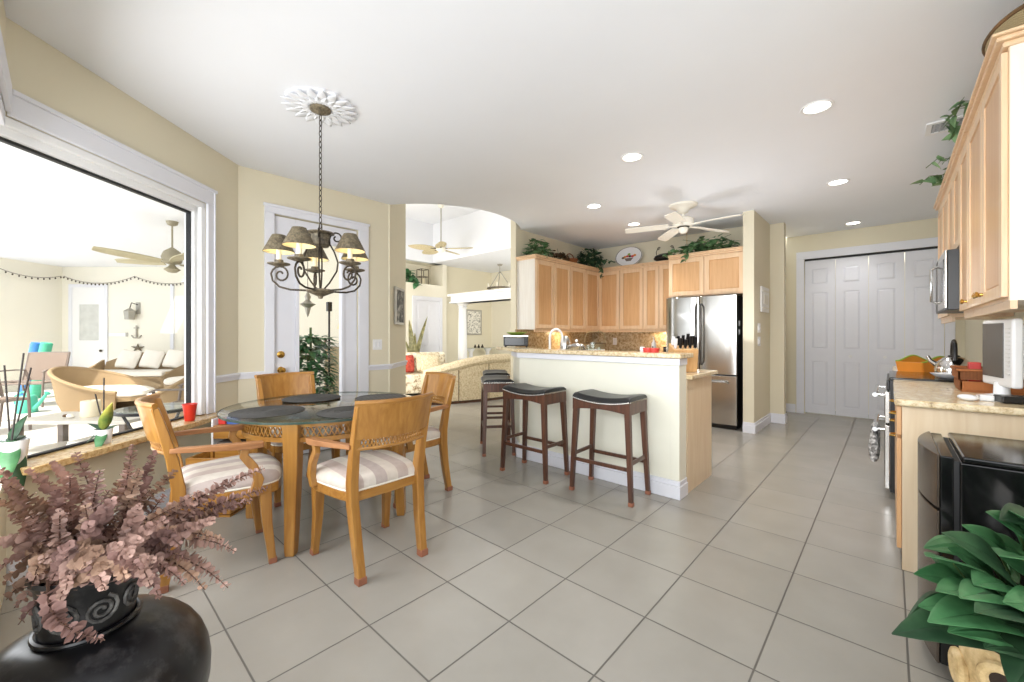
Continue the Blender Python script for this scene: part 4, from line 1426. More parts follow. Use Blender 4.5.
def make_chair(label):
    t = thing('dining_chair', label, 'chair', (0, 0, 0), 0, 'dining chairs around the glass table')
    # seat frame outline (front +y)
    out = [(-0.19, -0.20), (0.0, -0.205), (0.19, -0.20), (0.215, -0.12), (0.235, 0.0), (0.247, 0.10), (0.24, 0.17), (0.21, 0.215), (0.14, 0.242), (0.07, 0.255), (0, 0.258), (-0.07, 0.255), (-0.14, 0.242), (-0.21, 0.215), (-0.24, 0.17), (-0.247, 0.10), (-0.235, 0.0), (-0.215, -0.12)]
    obj('seat_frame', MB().prism(out, 0.375, 0.428), 'oak_x', t, bevel=0.008)
    secs = []
    for z, s in ((0.428, 0.985), (0.436, 1.0), (0.452, 1.012), (0.468, 0.995), (0.482, 0.95), (0.494, 0.86), (0.502, 0.72), (0.507, 0.5), (0.509, 0.2)):
        secs.append([(x * s, (y - 0.02) * s + 0.02, z) for x, y in out])
    obj('seat', MB().sweep(secs), 'seat', t, smooth=True)
    pts = [(x * 0.985, (y - 0.02) * 0.985 + 0.02, 0.431) for x, y in out]
    obj('piping', MB().tube(pts, 0.006, 6, closed=True), 'piping', t, smooth=True)
    for s in (-1, 1):
        # rear stile: sabre leg running up to the back panel
        path = [(0.180, -0.265, 0.0, .042, .042), (0.180, -0.255, 0.06, .043, .044), (0.185, -0.225, 0.22, .045, .05), (0.192, -0.205, 0.38, .046, .058),
                (0.194, -0.205, 0.48, .045, .056), (0.196, -0.228, 0.62, .042, .048), (0.198, -0.262, 0.76, .04, .04), (0.203, -0.292, 0.872, .034, .032)]
        secs = []
        for x, y, z, w, dp in path:
            secs.append([(s * (x - w / 2), y - dp / 2, z), (s * (x + w / 2), y - dp / 2, z), (s * (x + w / 2), y + dp / 2, z), (s * (x - w / 2), y + dp / 2, z)])
        lg = obj('leg', MB().sweep(secs), 'oak', t, bevel=0.006)
        obj('tip', MB().box(s * 0.18 - 0.0225, -0.2875, 0, s * 0.18 + 0.0225, -0.2405, 0.035), 'footcap', lg, bevel=0.003)
        # front leg
        secs = []
        for x, y, z, w in ((0.218, 0.185, 0.0, .036), (0.216, 0.178, 0.06, .038), (0.210, 0.16, 0.22, .046), (0.212, 0.15, 0.38, .056), (0.214, 0.15, 0.43, .056)):
            secs.append([(s * (x - w / 2), y - w / 2, z), (s * (x + w / 2), y - w / 2, z), (s * (x + w / 2), y + w / 2, z), (s * (x - w / 2), y + w / 2, z)])
        lg = obj('leg', MB().sweep(secs), 'oak', t, bevel=0.006)
        obj('tip', MB().box(s * 0.218 - 0.019, 0.166, 0, s * 0.218 + 0.019, 0.204, 0.03), 'footcap', lg, bevel=0.003)
        # arm and its support
        b = MB().tube([(s * 0.252, 0.10, 0.405), (s * 0.262, 0.115, 0.47), (s * 0.264, 0.09, 0.54), (s * 0.262, 0.05, 0.60), (s * 0.262, 0.06, 0.642)], [1.0, 1.0, .92, .86, .9], 4, flat=(0.024, 0.032))
        obj('arm_support', b, 'oak', t, bevel=0.004)
        b = MB().tube([(s * 0.208, -0.235, 0.665), (s * 0.235, -0.12, 0.66), (s * 0.256, 0.0, 0.654), (s * 0.264, 0.08, 0.65), (s * 0.262, 0.135, 0.648)], [.85, .95, 1.1, 1.25, 1.05], 4, flat=(0.030, 0.019))
        obj('arm', b, 'oak_arm', t, bevel=0.004)
    # curved back panel
    def back(x, z):
        k = x / 0.218
        return (x, -0.205 - 0.30 * (z - 0.5) * 0.8 - 0.065 * (1 - k * k) + 0.004, z)
    rows = []
    for i in range(15):
        x = -0.219 + 0.438 * i / 14
        rows.append([back(x * (0.94 + 0.06 * j / 4), 0.705 + 0.18 * j / 4) for j in range(5)])
    obj('back_panel', MB().slab(rows, 0.020), 'oak', t, smooth=True)
    b = MB()
    b.tube([back(-0.223 + 0.446 * i / 14, 0.883) for i in range(15)], 0.0135, 8)
    obj('top_rail', b, 'oak_x', t, smooth=True)
    b = MB()
    b.tube([back(-0.205 + 0.41 * i / 14, 0.654) for i in range(15)], 0.009, 6)
    n = 22
    for i in range(n):
        for sg in (1, -1):
            x0 = -0.195 + 0.39 * (i + 0.5 - sg * 0.5) / n
            x1 = -0.195 + 0.39 * (i + 0.5 + sg * 0.5) / n
            b.tube([back(x0, 0.662), back((x0 + x1) / 2, 0.684), back(x1, 0.706)], 0.0042, 4)
    obj('lattice', b, 'oak_x', t)
    return t

ch = make_chair('honey wood armchair in the front, seen from behind, back towards the camera')
ch.location = (-2.164, 1.163, 0)
ch.rotation_euler = (0, 0, PI / 2)
dup(ch, (-2.668, 0.607, 0), R(-8), 'honey wood armchair at the window side, behind the dried leaf vase')
dup(ch, (-3.38, 1.25, 0), R(-90), 'honey wood armchair on the far side, in front of the glazed door')
dup(ch, (-2.75, 1.80, 0), R(173), 'honey wood armchair at right of table, nearest the sofa')

# chandelier
CH = V(-1.281, 2.76)
md = thing('ceiling_medallion', 'white plaster leaf rosette on the ceiling above the chandelier', 'ceiling medallion', (CH.x, CH.y, C))
obj('disc', MB().lathe([(0.0, -0.001), (0.215, -0.001), (0.205, -0.012), (0.10, -0.02), (0.0, -0.02)], 40), 'ceil', md, smooth=True)
b = MB()
for i in range(18):
    a = 2 * PI * i / 18
    d = Vector((math.cos(a), math.sin(a), 0))
    b.leaf(d * 0.085 + Vector((0, 0, -0.018)), d, (0, 0, -1), 0.15, 0.075, droop=-0.05, fold=0.25, n=5)
    a += PI / 18
    d = Vector((math.cos(a), math.sin(a), 0))
    b.leaf(d * 0.06 + Vector((0, 0, -0.024)), d, (0, 0, -1), 0.09, 0.05, droop=0.02, fold=0.2, n=4)
o = obj('acanthus_leaves', b, 'ceil', md, smooth=True)
sm = o.modifiers.new('solid', 'SOLIDIFY'); sm.thickness = 0.006
cd = thing('chandelier', 'five arm bronze chandelier with small cone shades over the table', 'chandelier', CH)
obj('canopy', MB().lathe([(0.0, C - 0.022), (0.066, C - 0.022), (0.064, C - 0.036), (0.03, C - 0.05), (0.012, C - 0.062), (0.0, C - 0.064)], 28), 'bronze', cd, smooth=True)
b = MB()
z = C - 0.06
i = 0
while z > 1.955:
    m = Matrix.Translation((0, 0, z - 0.022)) @ Matrix.Rotation(PI / 2 * (i % 2) + 0.3, 4, 'Z')
    b.at(m).tube([(0.009 * math.cos(a), 0, 0.022 * math.sin(a)) for a in [2 * PI * k / 12 for k in range(12)]], 0.0028, 5, closed=True)
    z -= 0.036
    i += 1
obj('chain', b, 'bronze_dark', cd, smooth=True)
b = MB().tube([(0.022 * math.cos(2 * PI * k / 16), 0, 1.925 + 0.032 * math.sin(2 * PI * k / 16)) for k in range(16)], 0.0035, 6, closed=True)
obj('loop', b, 'bronze_dark', cd, smooth=True)
obj('top_cup', MB().lathe([(0.0, 1.895), (0.085, 1.895), (0.088, 1.888), (0.06, 1.878), (0.052, 1.83), (0.058, 1.812), (0.05, 1.80), (0.0, 1.80)], 28), 'bronze', cd, smooth=True)
obj('hub', MB().lathe([(0.0, 1.520), (0.03, 1.520), (0.085, 1.508), (0.09, 1.500), (0.05, 1.482), (0.018, 1.468), (0.014, 1.455), (0.0, 1.450)], 28), 'bronze', cd, smooth=True)
obj('center_stem', MB().lathe([(0.006, 1.72), (0.013, 1.735), (0.013, 1.775), (0.006, 1.81)], 12), 'bronze_dark', cd, smooth=True)
for k in range(5):
    a = YAW + R(51 + 72 * k)
    m = Matrix.Rotation(a, 4, 'Z') @ Matrix.Diagonal((0.91, 1, 1, 1))
    pts = [(0.02, 0, 1.515), (0.10, 0, 1.506), (0.20, 0, 1.508), (0.27, 0, 1.525), (0.315, 0, 1.565), (0.325, 0, 1.61)]
    cxr, czr = 0.262, 1.60
    for q in range(1, 22):
        th = R(8 + q * 24)
        r = 0.062 * (1 - q / 27)
        pts.append((cxr + r * math.cos(th), 0, czr + r * math.sin(th) + 0.004))
    arm = obj('arm', MB().at(m).tube(pts, 0.0065, 7), 'bronze_dark', cd, smooth=True)
    o = m @ Vector((0.275, 0, 0))
    obj('drip_pan', MB().lathe([(0.010, 1.655), (0.03, 1.660), (0.066, 1.672), (0.067, 1.678), (0.028, 1.680), (0.026, 1.70), (0.014, 1.70)], 24, (o.x, o.y, 0)), 'bronze', arm, smooth=True)
    obj('candle_sleeve', MB().lathe([(0.0155, 1.70), (0.0155, 1.775), (0.0, 1.776)], 16, (o.x, o.y, 0)), 'candle', arm, smooth=True)
    obj('bulb', MB().blob((o.x, o.y, 1.80), (0.012, 0.012, 0.022), 10, 8), 'bulb', arm, smooth=True)
    obj('shade', MB().lathe([(0.094, 1.752), (0.040, 1.862), (0.038, 1.862), (0.092, 1.752), (0.094, 1.752)], 32, (o.x, o.y, 0), caps=False), 'shade', arm, smooth=True)
    obj('lining', MB().lathe([(0.0905, 1.7525), (0.037, 1.861)], 32, (o.x, o.y, 0), caps=False), 'shade_in', arm, smooth=True)
    lamp('candle_light', 'POINT', (CH.x + o.x, CH.y + o.y, 1.80), 0.5, (1, 0.8, 0.5), radius=0.015)
for k in range(4):
    a = YAW + R(20 + 90 * k)
    m = Matrix.Rotation(a, 4, 'Z')
    pts = [(0.02, 0, 1.515), (0.055, 0, 1.56), (0.10, 0, 1.64), (0.108, 0, 1.70), (0.085, 0, 1.77), (0.058, 0, 1.82), (0.055, 0, 1.855)]
    for q in range(1, 16):
        th = R(180 - q * 28)
        r = 0.042 * (1 - q / 21)
        pts.append((0.10 + r * math.cos(th), 0, 1.865 + r * math.sin(th)))
    obj('scroll', MB().at(m).tube(pts, 0.0055, 7), 'bronze_dark', cd, smooth=True)

# ------------------------------------------------------------------ BAR STOOLS
def make_stool(label):
    t = thing('bar_stool', label, 'stool', (0, 0, 0), 0, 'saddle seat bar stools')
    A, B = 0.235, 0.155        # half length, half depth of the seat
    def zs(x):
        return 0.028 * (x / A) ** 2
    # seat frame with arched lower edge
    b = MB()
    n = 12
    for s in (-1, 1):
        rows = []
        for i in range(n + 1):
            x = -A + 2 * A * i / n
            zb = 0.645 + 0.022 * (1 - (x / A) ** 2) - 0.01
            rows.append([(x, s * (B - 0.012), zb), (x, s * (B - 0.012), 0.695 + zs(x))])
        b.slab(rows, 0.024)
    b.box(-A, -B + 0.02, 0.635, -A + 0.024, B - 0.02, 0.722)
    b.box(A - 0.024, -B + 0.02, 0.635, A, B - 0.02, 0.722)
    obj('frame', b, 'darkwood', t, bevel=0.003)
    secs = []
    for i in range(n + 1):
        x = -A * 1.01 + 2.02 * A * i / n
        z0 = 0.695 + zs(x)
        e = 0.8 if i in (0, n) else 1.0
        hh = 0.052 * e
        secs.append([(x, -B, z0), (x, -B - 0.004, z0 + 0.02), (x, -B + 0.03, z0 + hh * .9), (x, 0, z0 + hh), (x, B - 0.03, z0 + hh * .9), (x, B + 0.004, z0 + 0.02), (x, B, z0)])
    obj('cushion', MB().sweep(secs), 'leather', t, bevel=0.008, smooth=True)
    b = MB()
    for i in range(30):
        x = -A + 2 * A * (i + .5) / 30
        for s in (-1, 1):
            b.blob((x, s * (B + 0.003), 0.700 + zs(x)), (0.0068, 0.004, 0.0068), 6, 4)
    for i in range(18):
        y = -B + 2 * B * (i + .5) / 18
        for s in (-1, 1):
            b.blob((s * (A + 0.004), y, 0.728), (0.004, 0.0068, 0.0068), 6, 4)
    nh = obj('nailhead_trim', b, 'nail', t)
    nh['kind'] = 'stuff'
    for sx in (-1, 1):
        for sy in (-1, 1):
            secs = []
            for (x, y, z, w) in ((0.245, 0.150, 0, .030), (0.23, 0.142, 0.3, .036), (0.212, 0.132, 0.66, .042), (0.208, 0.130, 0.71, .042)):
                h = w / 2
                secs.append([(sx * x - h, sy * y - h, z), (sx * x + h, sy * y - h, z), (sx * x + h, sy * y + h, z), (sx * x - h, sy * y + h, z)])
            lg = obj('leg', MB().sweep(secs), 'darkwood', t, bevel=0.004)
            obj('tip', MB().cbox((sx * 0.2445, sy * 0.1498, 0.014), (0.034, 0.034, 0.028)), 'footcap', lg, bevel=0.003)
    for s in (-1, 1):
        obj('stretcher', MB().box(-0.232, s * 0.141 - 0.009, 0.235, 0.232, s * 0.141 + 0.009, 0.262), 'darkwood', t, bevel=0.003)
        obj('stretcher', MB().box(s * 0.229 - 0.009, -0.14, 0.275, s * 0.229 + 0.009, 0.14, 0.302), 'darkwood', t, bevel=0.003)
    return t
st = make_stool('dark wood saddle stool with black seat, nearest the bar end and fridge')
st.location = (-1.597, 2.855, 0)
st.rotation_euler = (0, 0, R(2))
dup(st, (-2.31, 2.81, 0), R(0), 'dark wood saddle stool in the middle of the bar front')
p = V(-0.16, 4.38)
dup(st, p, YAW + R(97), 'saddle stool seen end on at the angled left end of the bar')
p = V(-0.20, 5.10)
dup(st, p, YAW + R(95), 'farthest saddle stool, almost hidden behind the end on one')

# ------------------------------------------------------------------ FOREGROUND VASE WITH DRIED STEMS
random.seed(7)
VP = V(-1.045, 1.02)
vs = thing('floor_vase', 'large black pottery floor vase with spiral band round its neck', 'vase', VP)
obj('body', MB().lathe([(0.0, 0), (0.12, 0.0), (0.16, 0.05), (0.22, 0.17), (0.248, 0.28), (0.244, 0.36), (0.215, 0.425), (0.165, 0.470), (0.115, 0.494), (0.092, 0.502)], 64), 'vase', vs, smooth=True, subd=1)
obj('neck', MB().lathe([(0.096, 0.49), (0.094, 0.502), (0.086, 0.508), (0.086, 0.515), (0.092, 0.62), (0.104, 0.642), (0.10, 0.65), (0.082, 0.635), (0.078, 0.52)], 56), 'vase', vs, smooth=True)
obj('collar_ring', MB().tube([(0.092 * math.cos(2 * PI * k / 48), 0.092 * math.sin(2 * PI * k / 48), 0.505) for k in range(48)], 0.007, 8, closed=True), 'vase', vs, smooth=True)
nb = vs.children[1]
for k in range(8):
    a0 = 2 * PI * k / 8 + 0.2
    pts = []
    for q in range(26):
        th = q * 0.55
        r = 0.005 + 0.028 * q / 25
        aa = a0 + r * math.cos(th) / 0.09
        zz = 0.562 + r * math.sin(th)
        rr_ = 0.087 + 0.006 * (zz - 0.515) / 0.105
        pts.append((rr_ * math.cos(aa), rr_ * math.sin(aa), zz))
    obj('spiral_relief', MB().tube(pts, 0.0042, 6), 'vase_relief', nb, smooth=True)

def pix(x, y, d):
    return V((x - 512) / 412.7 * d, d, 1.21 + (335 - y) / 412.7 * d)

ds = thing('dried_bouquet', 'bunch of dried dusty pink eucalyptus stems in the black vase', 'dried plant', (VP.x, VP.y, 0.63))
base = Vector((VP.x, VP.y, 0.63))
tips = [(75, 452, 1.1), (133, 444, 1.15), (100, 470, 1.0), (8, 485, 1.02), (28, 470, 1.15), (52, 462, 1.2), (155, 452, 1.25), (176, 470, 1.2), (200, 492, 1.15), (265, 468, 1.22),
        (268, 488, 1.28), (232, 505, 1.2), (215, 520, 1.05), (236, 552, 1.12), (214, 572, 1.12), (205, 590, 1.0), (165, 520, .95), (140, 505, .98), (112, 500, .93), (85, 505, .95),
        (60, 510, .95), (30, 515, .97), (12, 545, 1.0), (3, 585, 1.0), (14, 608, .98), (40, 560, .9), (70, 545, .88), (100, 550, .86), (130, 555, .88), (155, 560, .9),
        (180, 545, 1.0), (120, 480, 1.2), (90, 490, 1.15), (150, 490, 1.1), (55, 490, 1.05), (180, 505, 1.1), (30, 590, .92), (60, 600, .86), (105, 640, .865), (150, 530, 1.15),
        (70, 475, 1.1), (115, 520, 1.1), (85, 530, 1.1), (140, 470, 1.05), (195, 535, 1.1), (45, 535, 1.1),
        (95, 575, .88), (125, 580, .885), (75, 575, .885), (150, 585, .9), (52, 580, .9), (110, 565, .87), (138, 540, .92), (62, 555, .92), (88, 525, .9), (22, 560, .95), (170, 575, .98), (10, 515, 1.05), (190, 560, 1.02),
        (-6, 500, 1.05), (-4, 545, 1.0), (2, 470, 1.12), (18, 625, .92), (6, 600, .95), (34, 605, .9), (-5, 570, .98), (45, 620, .88), (38, 500, 1.12), (20, 530, 1.05),
        (240, 478, 1.22), (252, 500, 1.2), (222, 540, 1.1), (205, 520, 1.18), (228, 588, 1.06), (185, 585, .98), (128, 462, 1.18), (110, 490, 1.12), (145, 515, 1.05), (165, 495, 1.15),
        (60, 530, .98), (90, 560, .87), (118, 545, .9), (140, 570, .89), (80, 545, .9), (105, 590, .87), (66, 590, .86), (160, 600, .92), (35, 575, .9)]
for k, (tx, ty, td) in enumerate(tips):
    T = pix(tx, ty, td)
    a = random.uniform(0, 2 * PI)
    Bp = base + Vector((0.055 * math.cos(a), 0.055 * math.sin(a), -0.05))
    T = T - base
    Bp = Bp - base
    L = (T - Bp).length
    mid = Bp.lerp(T, 0.5) + Vector((0, 0, 0.10 * L + (0.10 if T.z < 0.08 else 0.02)))
    pts = []
    for q in range(13):
        s = q / 12
        pts.append(Bp * (1 - s) ** 2 + mid * 2 * s * (1 - s) + T * s * s)
    if ty == 640:
        pts = [Vector((0.09 * math.sin(YAW), -0.09 * math.cos(YAW), 0.03)).lerp(T, q / 12) + Vector((0.012 * math.sin(YAW), -0.012 * math.cos(YAW), 0)) * math.sin(PI * q / 12) * 3 for q in range(13)]
    br = obj('branch', MB().tube(pts, [0.0032 - 0.0022 * q / 12 for q in range(13)], 5), 'twig', ds)
    b = MB()
    n = max(12, int(L / 0.0078))
    for i in range(n):
        s = 0.18 + 0.82 * i / n
        f = s * 12
        q = min(int(f), 11)
        p = pts[q].lerp(pts[q + 1], f - q)
        tg = (pts[q + 1] - pts[q]).normalized()
        side = tg.orthogonal().normalized()
        side = Matrix.Rotation(i * 1.57 + random.uniform(-.5, .5), 3, tg) @ side
        sz = (0.0205 if s < 0.7 else 0.0205 - 0.036 * (s - 0.7)) * random.uniform(.8, 1.25)
        for sg in (1, -1):
            d = (side * sg + tg * random.uniform(.1, .6) + Vector((random.uniform(-.25, .25), random.uniform(-.25, .25), random.uniform(-.25, .25))))
            upv = tg + Vector((random.uniform(-.5, .5), random.uniform(-.5, .5), random.uniform(-.2, .8)))
            b.leaf(p, d, upv, sz, sz * 0.95, droop=random.uniform(-.2, .3), fold=random.uniform(.02, .3), n=4, shape='round')
    obj('leaves', b, ('euca', 'euca', 'euca2', 'euca3')[k % 4], br)['kind'] = 'stuff'

# ------------------------------------------------------------------ GREEN PLANT IN A TAN PLANTER
PP = Vector((0.275, 1.68, 0))
pl = thing('clay_planter', 'tan sculpted planter with a round hole under green leaves', 'planter', PP)
obj('body', MB().lathe([(0.0, 0), (0.10, 0), (0.115, 0.04), (0.13, 0.2), (0.135, 0.34), (0.13, 0.40), (0.12, 0.41), (0.112, 0.39), (0.0, 0.37)], 40), 'planter', pl, smooth=True)
hd = math.atan2(-1.66, -0.42)
for da, zz, sc in ((-0.25, 0.352, 1.0), (0.85, 0.30, 0.9), (-1.2, 0.30, 0.9)):
    m = Matrix.Rotation(hd + da, 4, 'Z') @ Matrix.Translation((0.134, 0, zz)) @ Matrix.Rotation(PI / 2, 4, 'Y')
    ring = MB().at(m).tube([(0.038 * sc * math.cos(2 * PI * k / 20), 0.042 * sc * math.sin(2 * PI * k / 20), 0.004) for k in range(20)], 0.013, 8, closed=True)
    hole = MB().at(m).lathe([(0.0, 0.004), (0.034 * sc, 0.006)], 20, caps=False)
    r_ = obj('hole_rim', ring, 'planter', pl, smooth=True)
    obj('hole', hole, 'soil', r_)
obj('soil', MB().lathe([(0.0, 0.395), (0.116, 0.392)], 24, caps=False), 'soil', pl)
gp = thing('leafy_plant', 'broad leaved glossy green houseplant in the tan planter', 'plant', (PP.x, PP.y, 0.40))
gb = Vector((PP.x, PP.y, 0.40))
leaves = [((1012, 640), (892, 634), 1.05, 0.93, 0.105), ((1020, 636), (928, 622), 1.0, 0.88, 0.10), ((985, 600), (914, 574), 1.12, 1.05, 0.085), ((980, 562), (924, 548), 1.15, 1.08, 0.075),
          ((1008, 592), (942, 533), 1.1, 1.0, 0.10), ((1030, 565), (986, 512), 1.12, 1.02, 0.095), ((985, 602), (926, 556), 1.08, 0.98, 0.10), ((1016, 628), (936, 591), 1.02, 0.9, 0.10),
          ((962, 605), (905, 624), 1.12, 1.0, 0.06), ((1020, 600), (974, 585), 1.0, 0.93, 0.09), ((1050, 622), (1003, 602), 0.95, 0.86, 0.08), ((1040, 580), (972, 536), 1.2, 1.12, 0.09),
          ((1060, 545), (1000, 520), 1.15, 1.0, 0.11), ((1050, 590), (1000, 556), 1.0, 0.9, 0.10), ((1060, 560), (1050, 500), 1.2, 1.15, 0.10), ((1080, 600), (1120, 520), 1.15, 1.1, 0.10),
          ((1060, 650), (1012, 690), 0.95, 0.84, 0.10), ((1090, 620), (1150, 590), 1.0, 0.95, 0.10), ((1040, 610), (1015, 545), 1.25, 1.2, 0.10), ((1000, 615), (950, 570), 1.2, 1.22, 0.08),
          ((1030, 640), (985, 625), 0.98, 0.9, 0.08), ((1045, 600), (1030, 530), 1.02, 0.95, 0.10),
          ((1000, 640), (948, 632), 0.98, 0.9, 0.075), ((990, 625), (918, 606), 1.06, 0.96, 0.08), ((1015, 655), (985, 648), 0.95, 0.88, 0.07), ((995, 590), (948, 548), 1.12, 1.05, 0.085), ((1010, 575), (962, 525), 1.16, 1.08, 0.085), ((1020, 615), (960, 598), 0.98, 0.88, 0.09), ((1030, 625), (975, 612), 0.94, 0.85, 0.085), ((1040, 560), (1012, 512), 1.05, 0.98, 0.09)]
for k, ((bx_, by_), (tx, ty), d0, d1, wd) in enumerate(leaves):
    Bq, Tq = pix(bx_, by_, d0) - gb, pix(tx, ty, d1) - gb
    d = Tq - Bq
    L = d.length
    wd *= 1.18
    upv = Vector((random.uniform(-.2, .1), -0.55 + random.uniform(-.3, .3), 0.8))
    b = MB()
    # many-ribbed blade
    dd_ = d.normalized()
    upn = (upv - dd_ * upv.dot(dd_)).normalized()
    sd_ = dd_.cross(upn)
    rows = []
    n = 10
    for i in range(n + 1):
        s = i / n
        w = wd / 2 * (math.sin(PI * min(1, s ** 0.75)) ** 0.75 if 0 < s < 1 else 0.02) * (1.12 - 0.25 * s)
        w = max(w, 0.0015)
        c0 = Bq + d * s + upn * 0.10 * L * math.sin(PI * s)
        row = []
        for j in range(-4, 5):
            q = j / 4
            row.append(c0 + sd_ * w * q + upn * (abs(q) * 0.22 * w + 0.0038 * (abs(j) % 2) * (w / wd * 2) - 0.16 * w * q * q))
        rows.append([tuple(p_) for p_ in row])
    b.slab(rows, 0.0012)
    lf = obj('leaf', b, 'leaf' if k % 4 else 'leaf_dark', gp, smooth=True)
    obj('leaf_stalk', MB().tube([(random.uniform(-.05, .05), random.uniform(-.05, .05), 0.0), tuple(Bq * 0.55 + Vector((0, 0, 0.03))), tuple(Bq), tuple(Bq + d * 0.6 + upn * 0.1 * L * math.sin(PI * .6) - upn * 0.002)], [0.005, 0.0045, 0.004, 0.002], 6), 'stem', lf, smooth=True)
#SECTION4
# ------------------------------------------------------------------ ON TOP OF THE CABINETS
def leafy(name, label, cat, c, boxr, n, mat, size, hang=None, stems=8, seed=1, group=None, shape='heart', pot=None):
    """a bushy trailing plant: parts foliage and stems (+ pot)"""
    rnd = random.Random(seed)
    t = thing(name, label, cat, c, 0, group)
    fo, sm_ = MB(), MB()
    rx, ry, rz = boxr
    for i in range(stems):
        a = 2 * PI * i / stems + rnd.uniform(-.3, .3)
        q = rnd.uniform(.6, 1)
        e = Vector((rx * q * math.cos(a), ry * q * math.sin(a), rz * rnd.uniform(.3, 1)))
        sm_.tube([(0, 0, 0.01), tuple(e * 0.5 + Vector((0, 0, rz * 0.3))), tuple(e)], 0.003, 5)
    for i in range(n):
        a = rnd.uniform(0, 2 * PI)
        q = math.sqrt(rnd.random())
        zz = rnd.uniform(0.05, 1) * math.sqrt(max(0.05, 1 - q * q * 0.85))
        p = Vector((rx * q * math.cos(a), ry * q * math.sin(a), rz * zz))
        d = Vector((math.cos(a), math.sin(a), rnd.uniform(-.7, .5)))
        fo.leaf(p, d, (rnd.uniform(-.4, .4), rnd.uniform(-.4, .4), 1), size * rnd.uniform(.7, 1.2), size * rnd.uniform(.6, .9), droop=rnd.uniform(0, .5), fold=.15, n=4, shape=shape)
    for pts in hang or []:
        sm_.tube(pts, 0.003, 5)
        P_ = [Vector(p) for p in pts]
        for k in range(len(P_) - 1):
            m = max(2, int((P_[k + 1] - P_[k]).length / 0.03))
            for j in range(m):
                p = P_[k].lerp(P_[k + 1], j / m)
                d = Vector((rnd.uniform(-1, 1), rnd.uniform(-1, 1), rnd.uniform(-.8, .3)))
                fo.leaf(p, d, (rnd.uniform(-.6, .6), rnd.uniform(-.6, .6), 1), size * rnd.uniform(.7, 1.1), size * .75, droop=.3, fold=.15, n=4, shape=shape)
    f = obj('foliage', fo, mat, t)
    f['kind'] = 'stuff'
    obj('stems', sm_, 'stem', t)
    if pot:
        pot(t)
    return t
ZT = ZB + HC + 0.058
leafy('ivy_plant', 'bushy green ivy at the left end of the kitchen wall cabinets', 'plant', (-3.78, 4.70, ZT), (0.14, 0.22, 0.30), 190, 'leaf_ivy', 0.075, seed=3)
leafy('ivy_plant', 'dark green trailing plant in the corner above the kitchen cabinets', 'plant', (-3.70, 5.95, ZT), (0.20, 0.20, 0.34), 240, 'leaf_dark', 0.08,
      hang=[[(0.05, -0.1, 0.15), (0.20, -0.08, 0.03), (0.24, -0.02, -0.10), (0.24, 0.0, -0.2)], [(0.1, 0, 0.1), (0.30, 0.05, 0.1), (0.45, 0.05, 0.03)]], seed=5)
leafy('dried_arrangement', 'small brown and green dried arrangement beside the ivy on cabinets', 'dried plant', (-3.80, 5.22, ZT), (0.12, 0.16, 0.20), 90, 'leaf_brown', 0.08, seed=8)
bkx = thing('brown_basket', 'low brown woven basket on the left cabinets behind dried arrangement', 'basket', (-3.82, 5.56, ZT))
obj('body', MB().lathe([(0.0, 0), (0.10, 0), (0.125, 0.10), (0.118, 0.10), (0.095, 0.01), (0.0, 0.01)], 28), 'basket', bkx, smooth=True)
obj('handle', MB().tube([(0, 0.118 * math.cos(a), 0.09 + 0.10 * math.sin(a)) for a in [PI * k / 12 for k in range(13)]], 0.008, 6), 'basket', bkx, smooth=True)
# plate with painted fruit
ppos = Vector((-3.19, 6.30, 0))
pt = thing('decorative_plate', 'large white oval plate with painted fruit bowl standing on cabinets', 'plate', (ppos.x, ppos.y, ZT), R(6))
mp = Matrix.Translation((0, 0.06, 0.172)) @ Matrix.Rotation(R(-14), 4, 'X') @ Matrix.Rotation(PI / 2, 4, 'X') @ Matrix.Scale(1.3, 4, (1, 0, 0))
obj('dish', MB().at(mp).lathe([(0.0, 0.0), (0.10, 0.0), (0.125, 0.012), (0.172, 0.022), (0.175, 0.016), (0.125, 0.002), (0.0, -0.008)], 48), 'ceramic', pt, smooth=True)
obj('rim_line', MB().at(mp).tube([(0.168 * math.cos(2 * PI * k / 48), 0.168 * math.sin(2 * PI * k / 48), 0.023) for k in range(48)], 0.003, 5, closed=True), 'leaf_brown', pt)
obj('painted_bowl', MB().at(mp).add([(-0.06, -0.02, 0.004), (0.06, -0.02, 0.004), (0.03, -0.075, 0.004), (-0.03, -0.075, 0.004)], [(3, 2, 1, 0)]), 'patio', pt)
for k, (x, y, m_) in enumerate(((-0.05, 0.005, 'orange'), (-0.02, 0.012, 'redglaze'), (0.015, 0.008, 'leaf_brown'), (0.048, 0.006, 'redglaze'), (0.0, 0.045, 'apple'), (-0.075, -0.01, 'leaf_brown'), (0.075, 0.02, 'orange'))):
    obj('painted_fruit', MB().at(mp).lathe([(0.0, 0.006), (0.016, 0.0055), (0.02, 0.004)], 14, (x, y, 0), caps=False), m_, pt)
# dark rounded basket with scrolled wire handles
q = Vector((-2.56, 6.30, 0))
ob = thing('oval_basket', 'dark oval basket with curled wire handles on the cabinets', 'basket', (q.x, q.y, ZT), R(5))
obj('body', MB().at(Matrix.Scale(1.55, 4, (1, 0, 0))).lathe([(0.0, 0), (0.06, 0.0), (0.11, 0.05), (0.105, 0.10), (0.06, 0.13), (0.0, 0.14)], 30), 'black', ob, smooth=True)
obj('ribs', MB().at(Matrix.Scale(1.55, 4, (1, 0, 0))).ring(0.10, 0.114, 0.06, 0.075, 30), 'bronze_dark', ob, smooth=True)
for s in (-1, 1):
    pts = [(s * 0.13, 0, 0.09), (s * 0.14, 0, 0.17), (s * 0.12, 0, 0.22)]
    for k in range(10):
        th = R(30 + 34 * k)
        pts.append((s * (0.10 - 0.03 * (1 - k / 12) * math.cos(th)), 0, 0.22 + 0.03 * (1 - k / 12) * math.sin(th)))
    obj('wire_handle', MB().tube(pts, 0.005, 6), 'bronze_dark', ob, smooth=True)
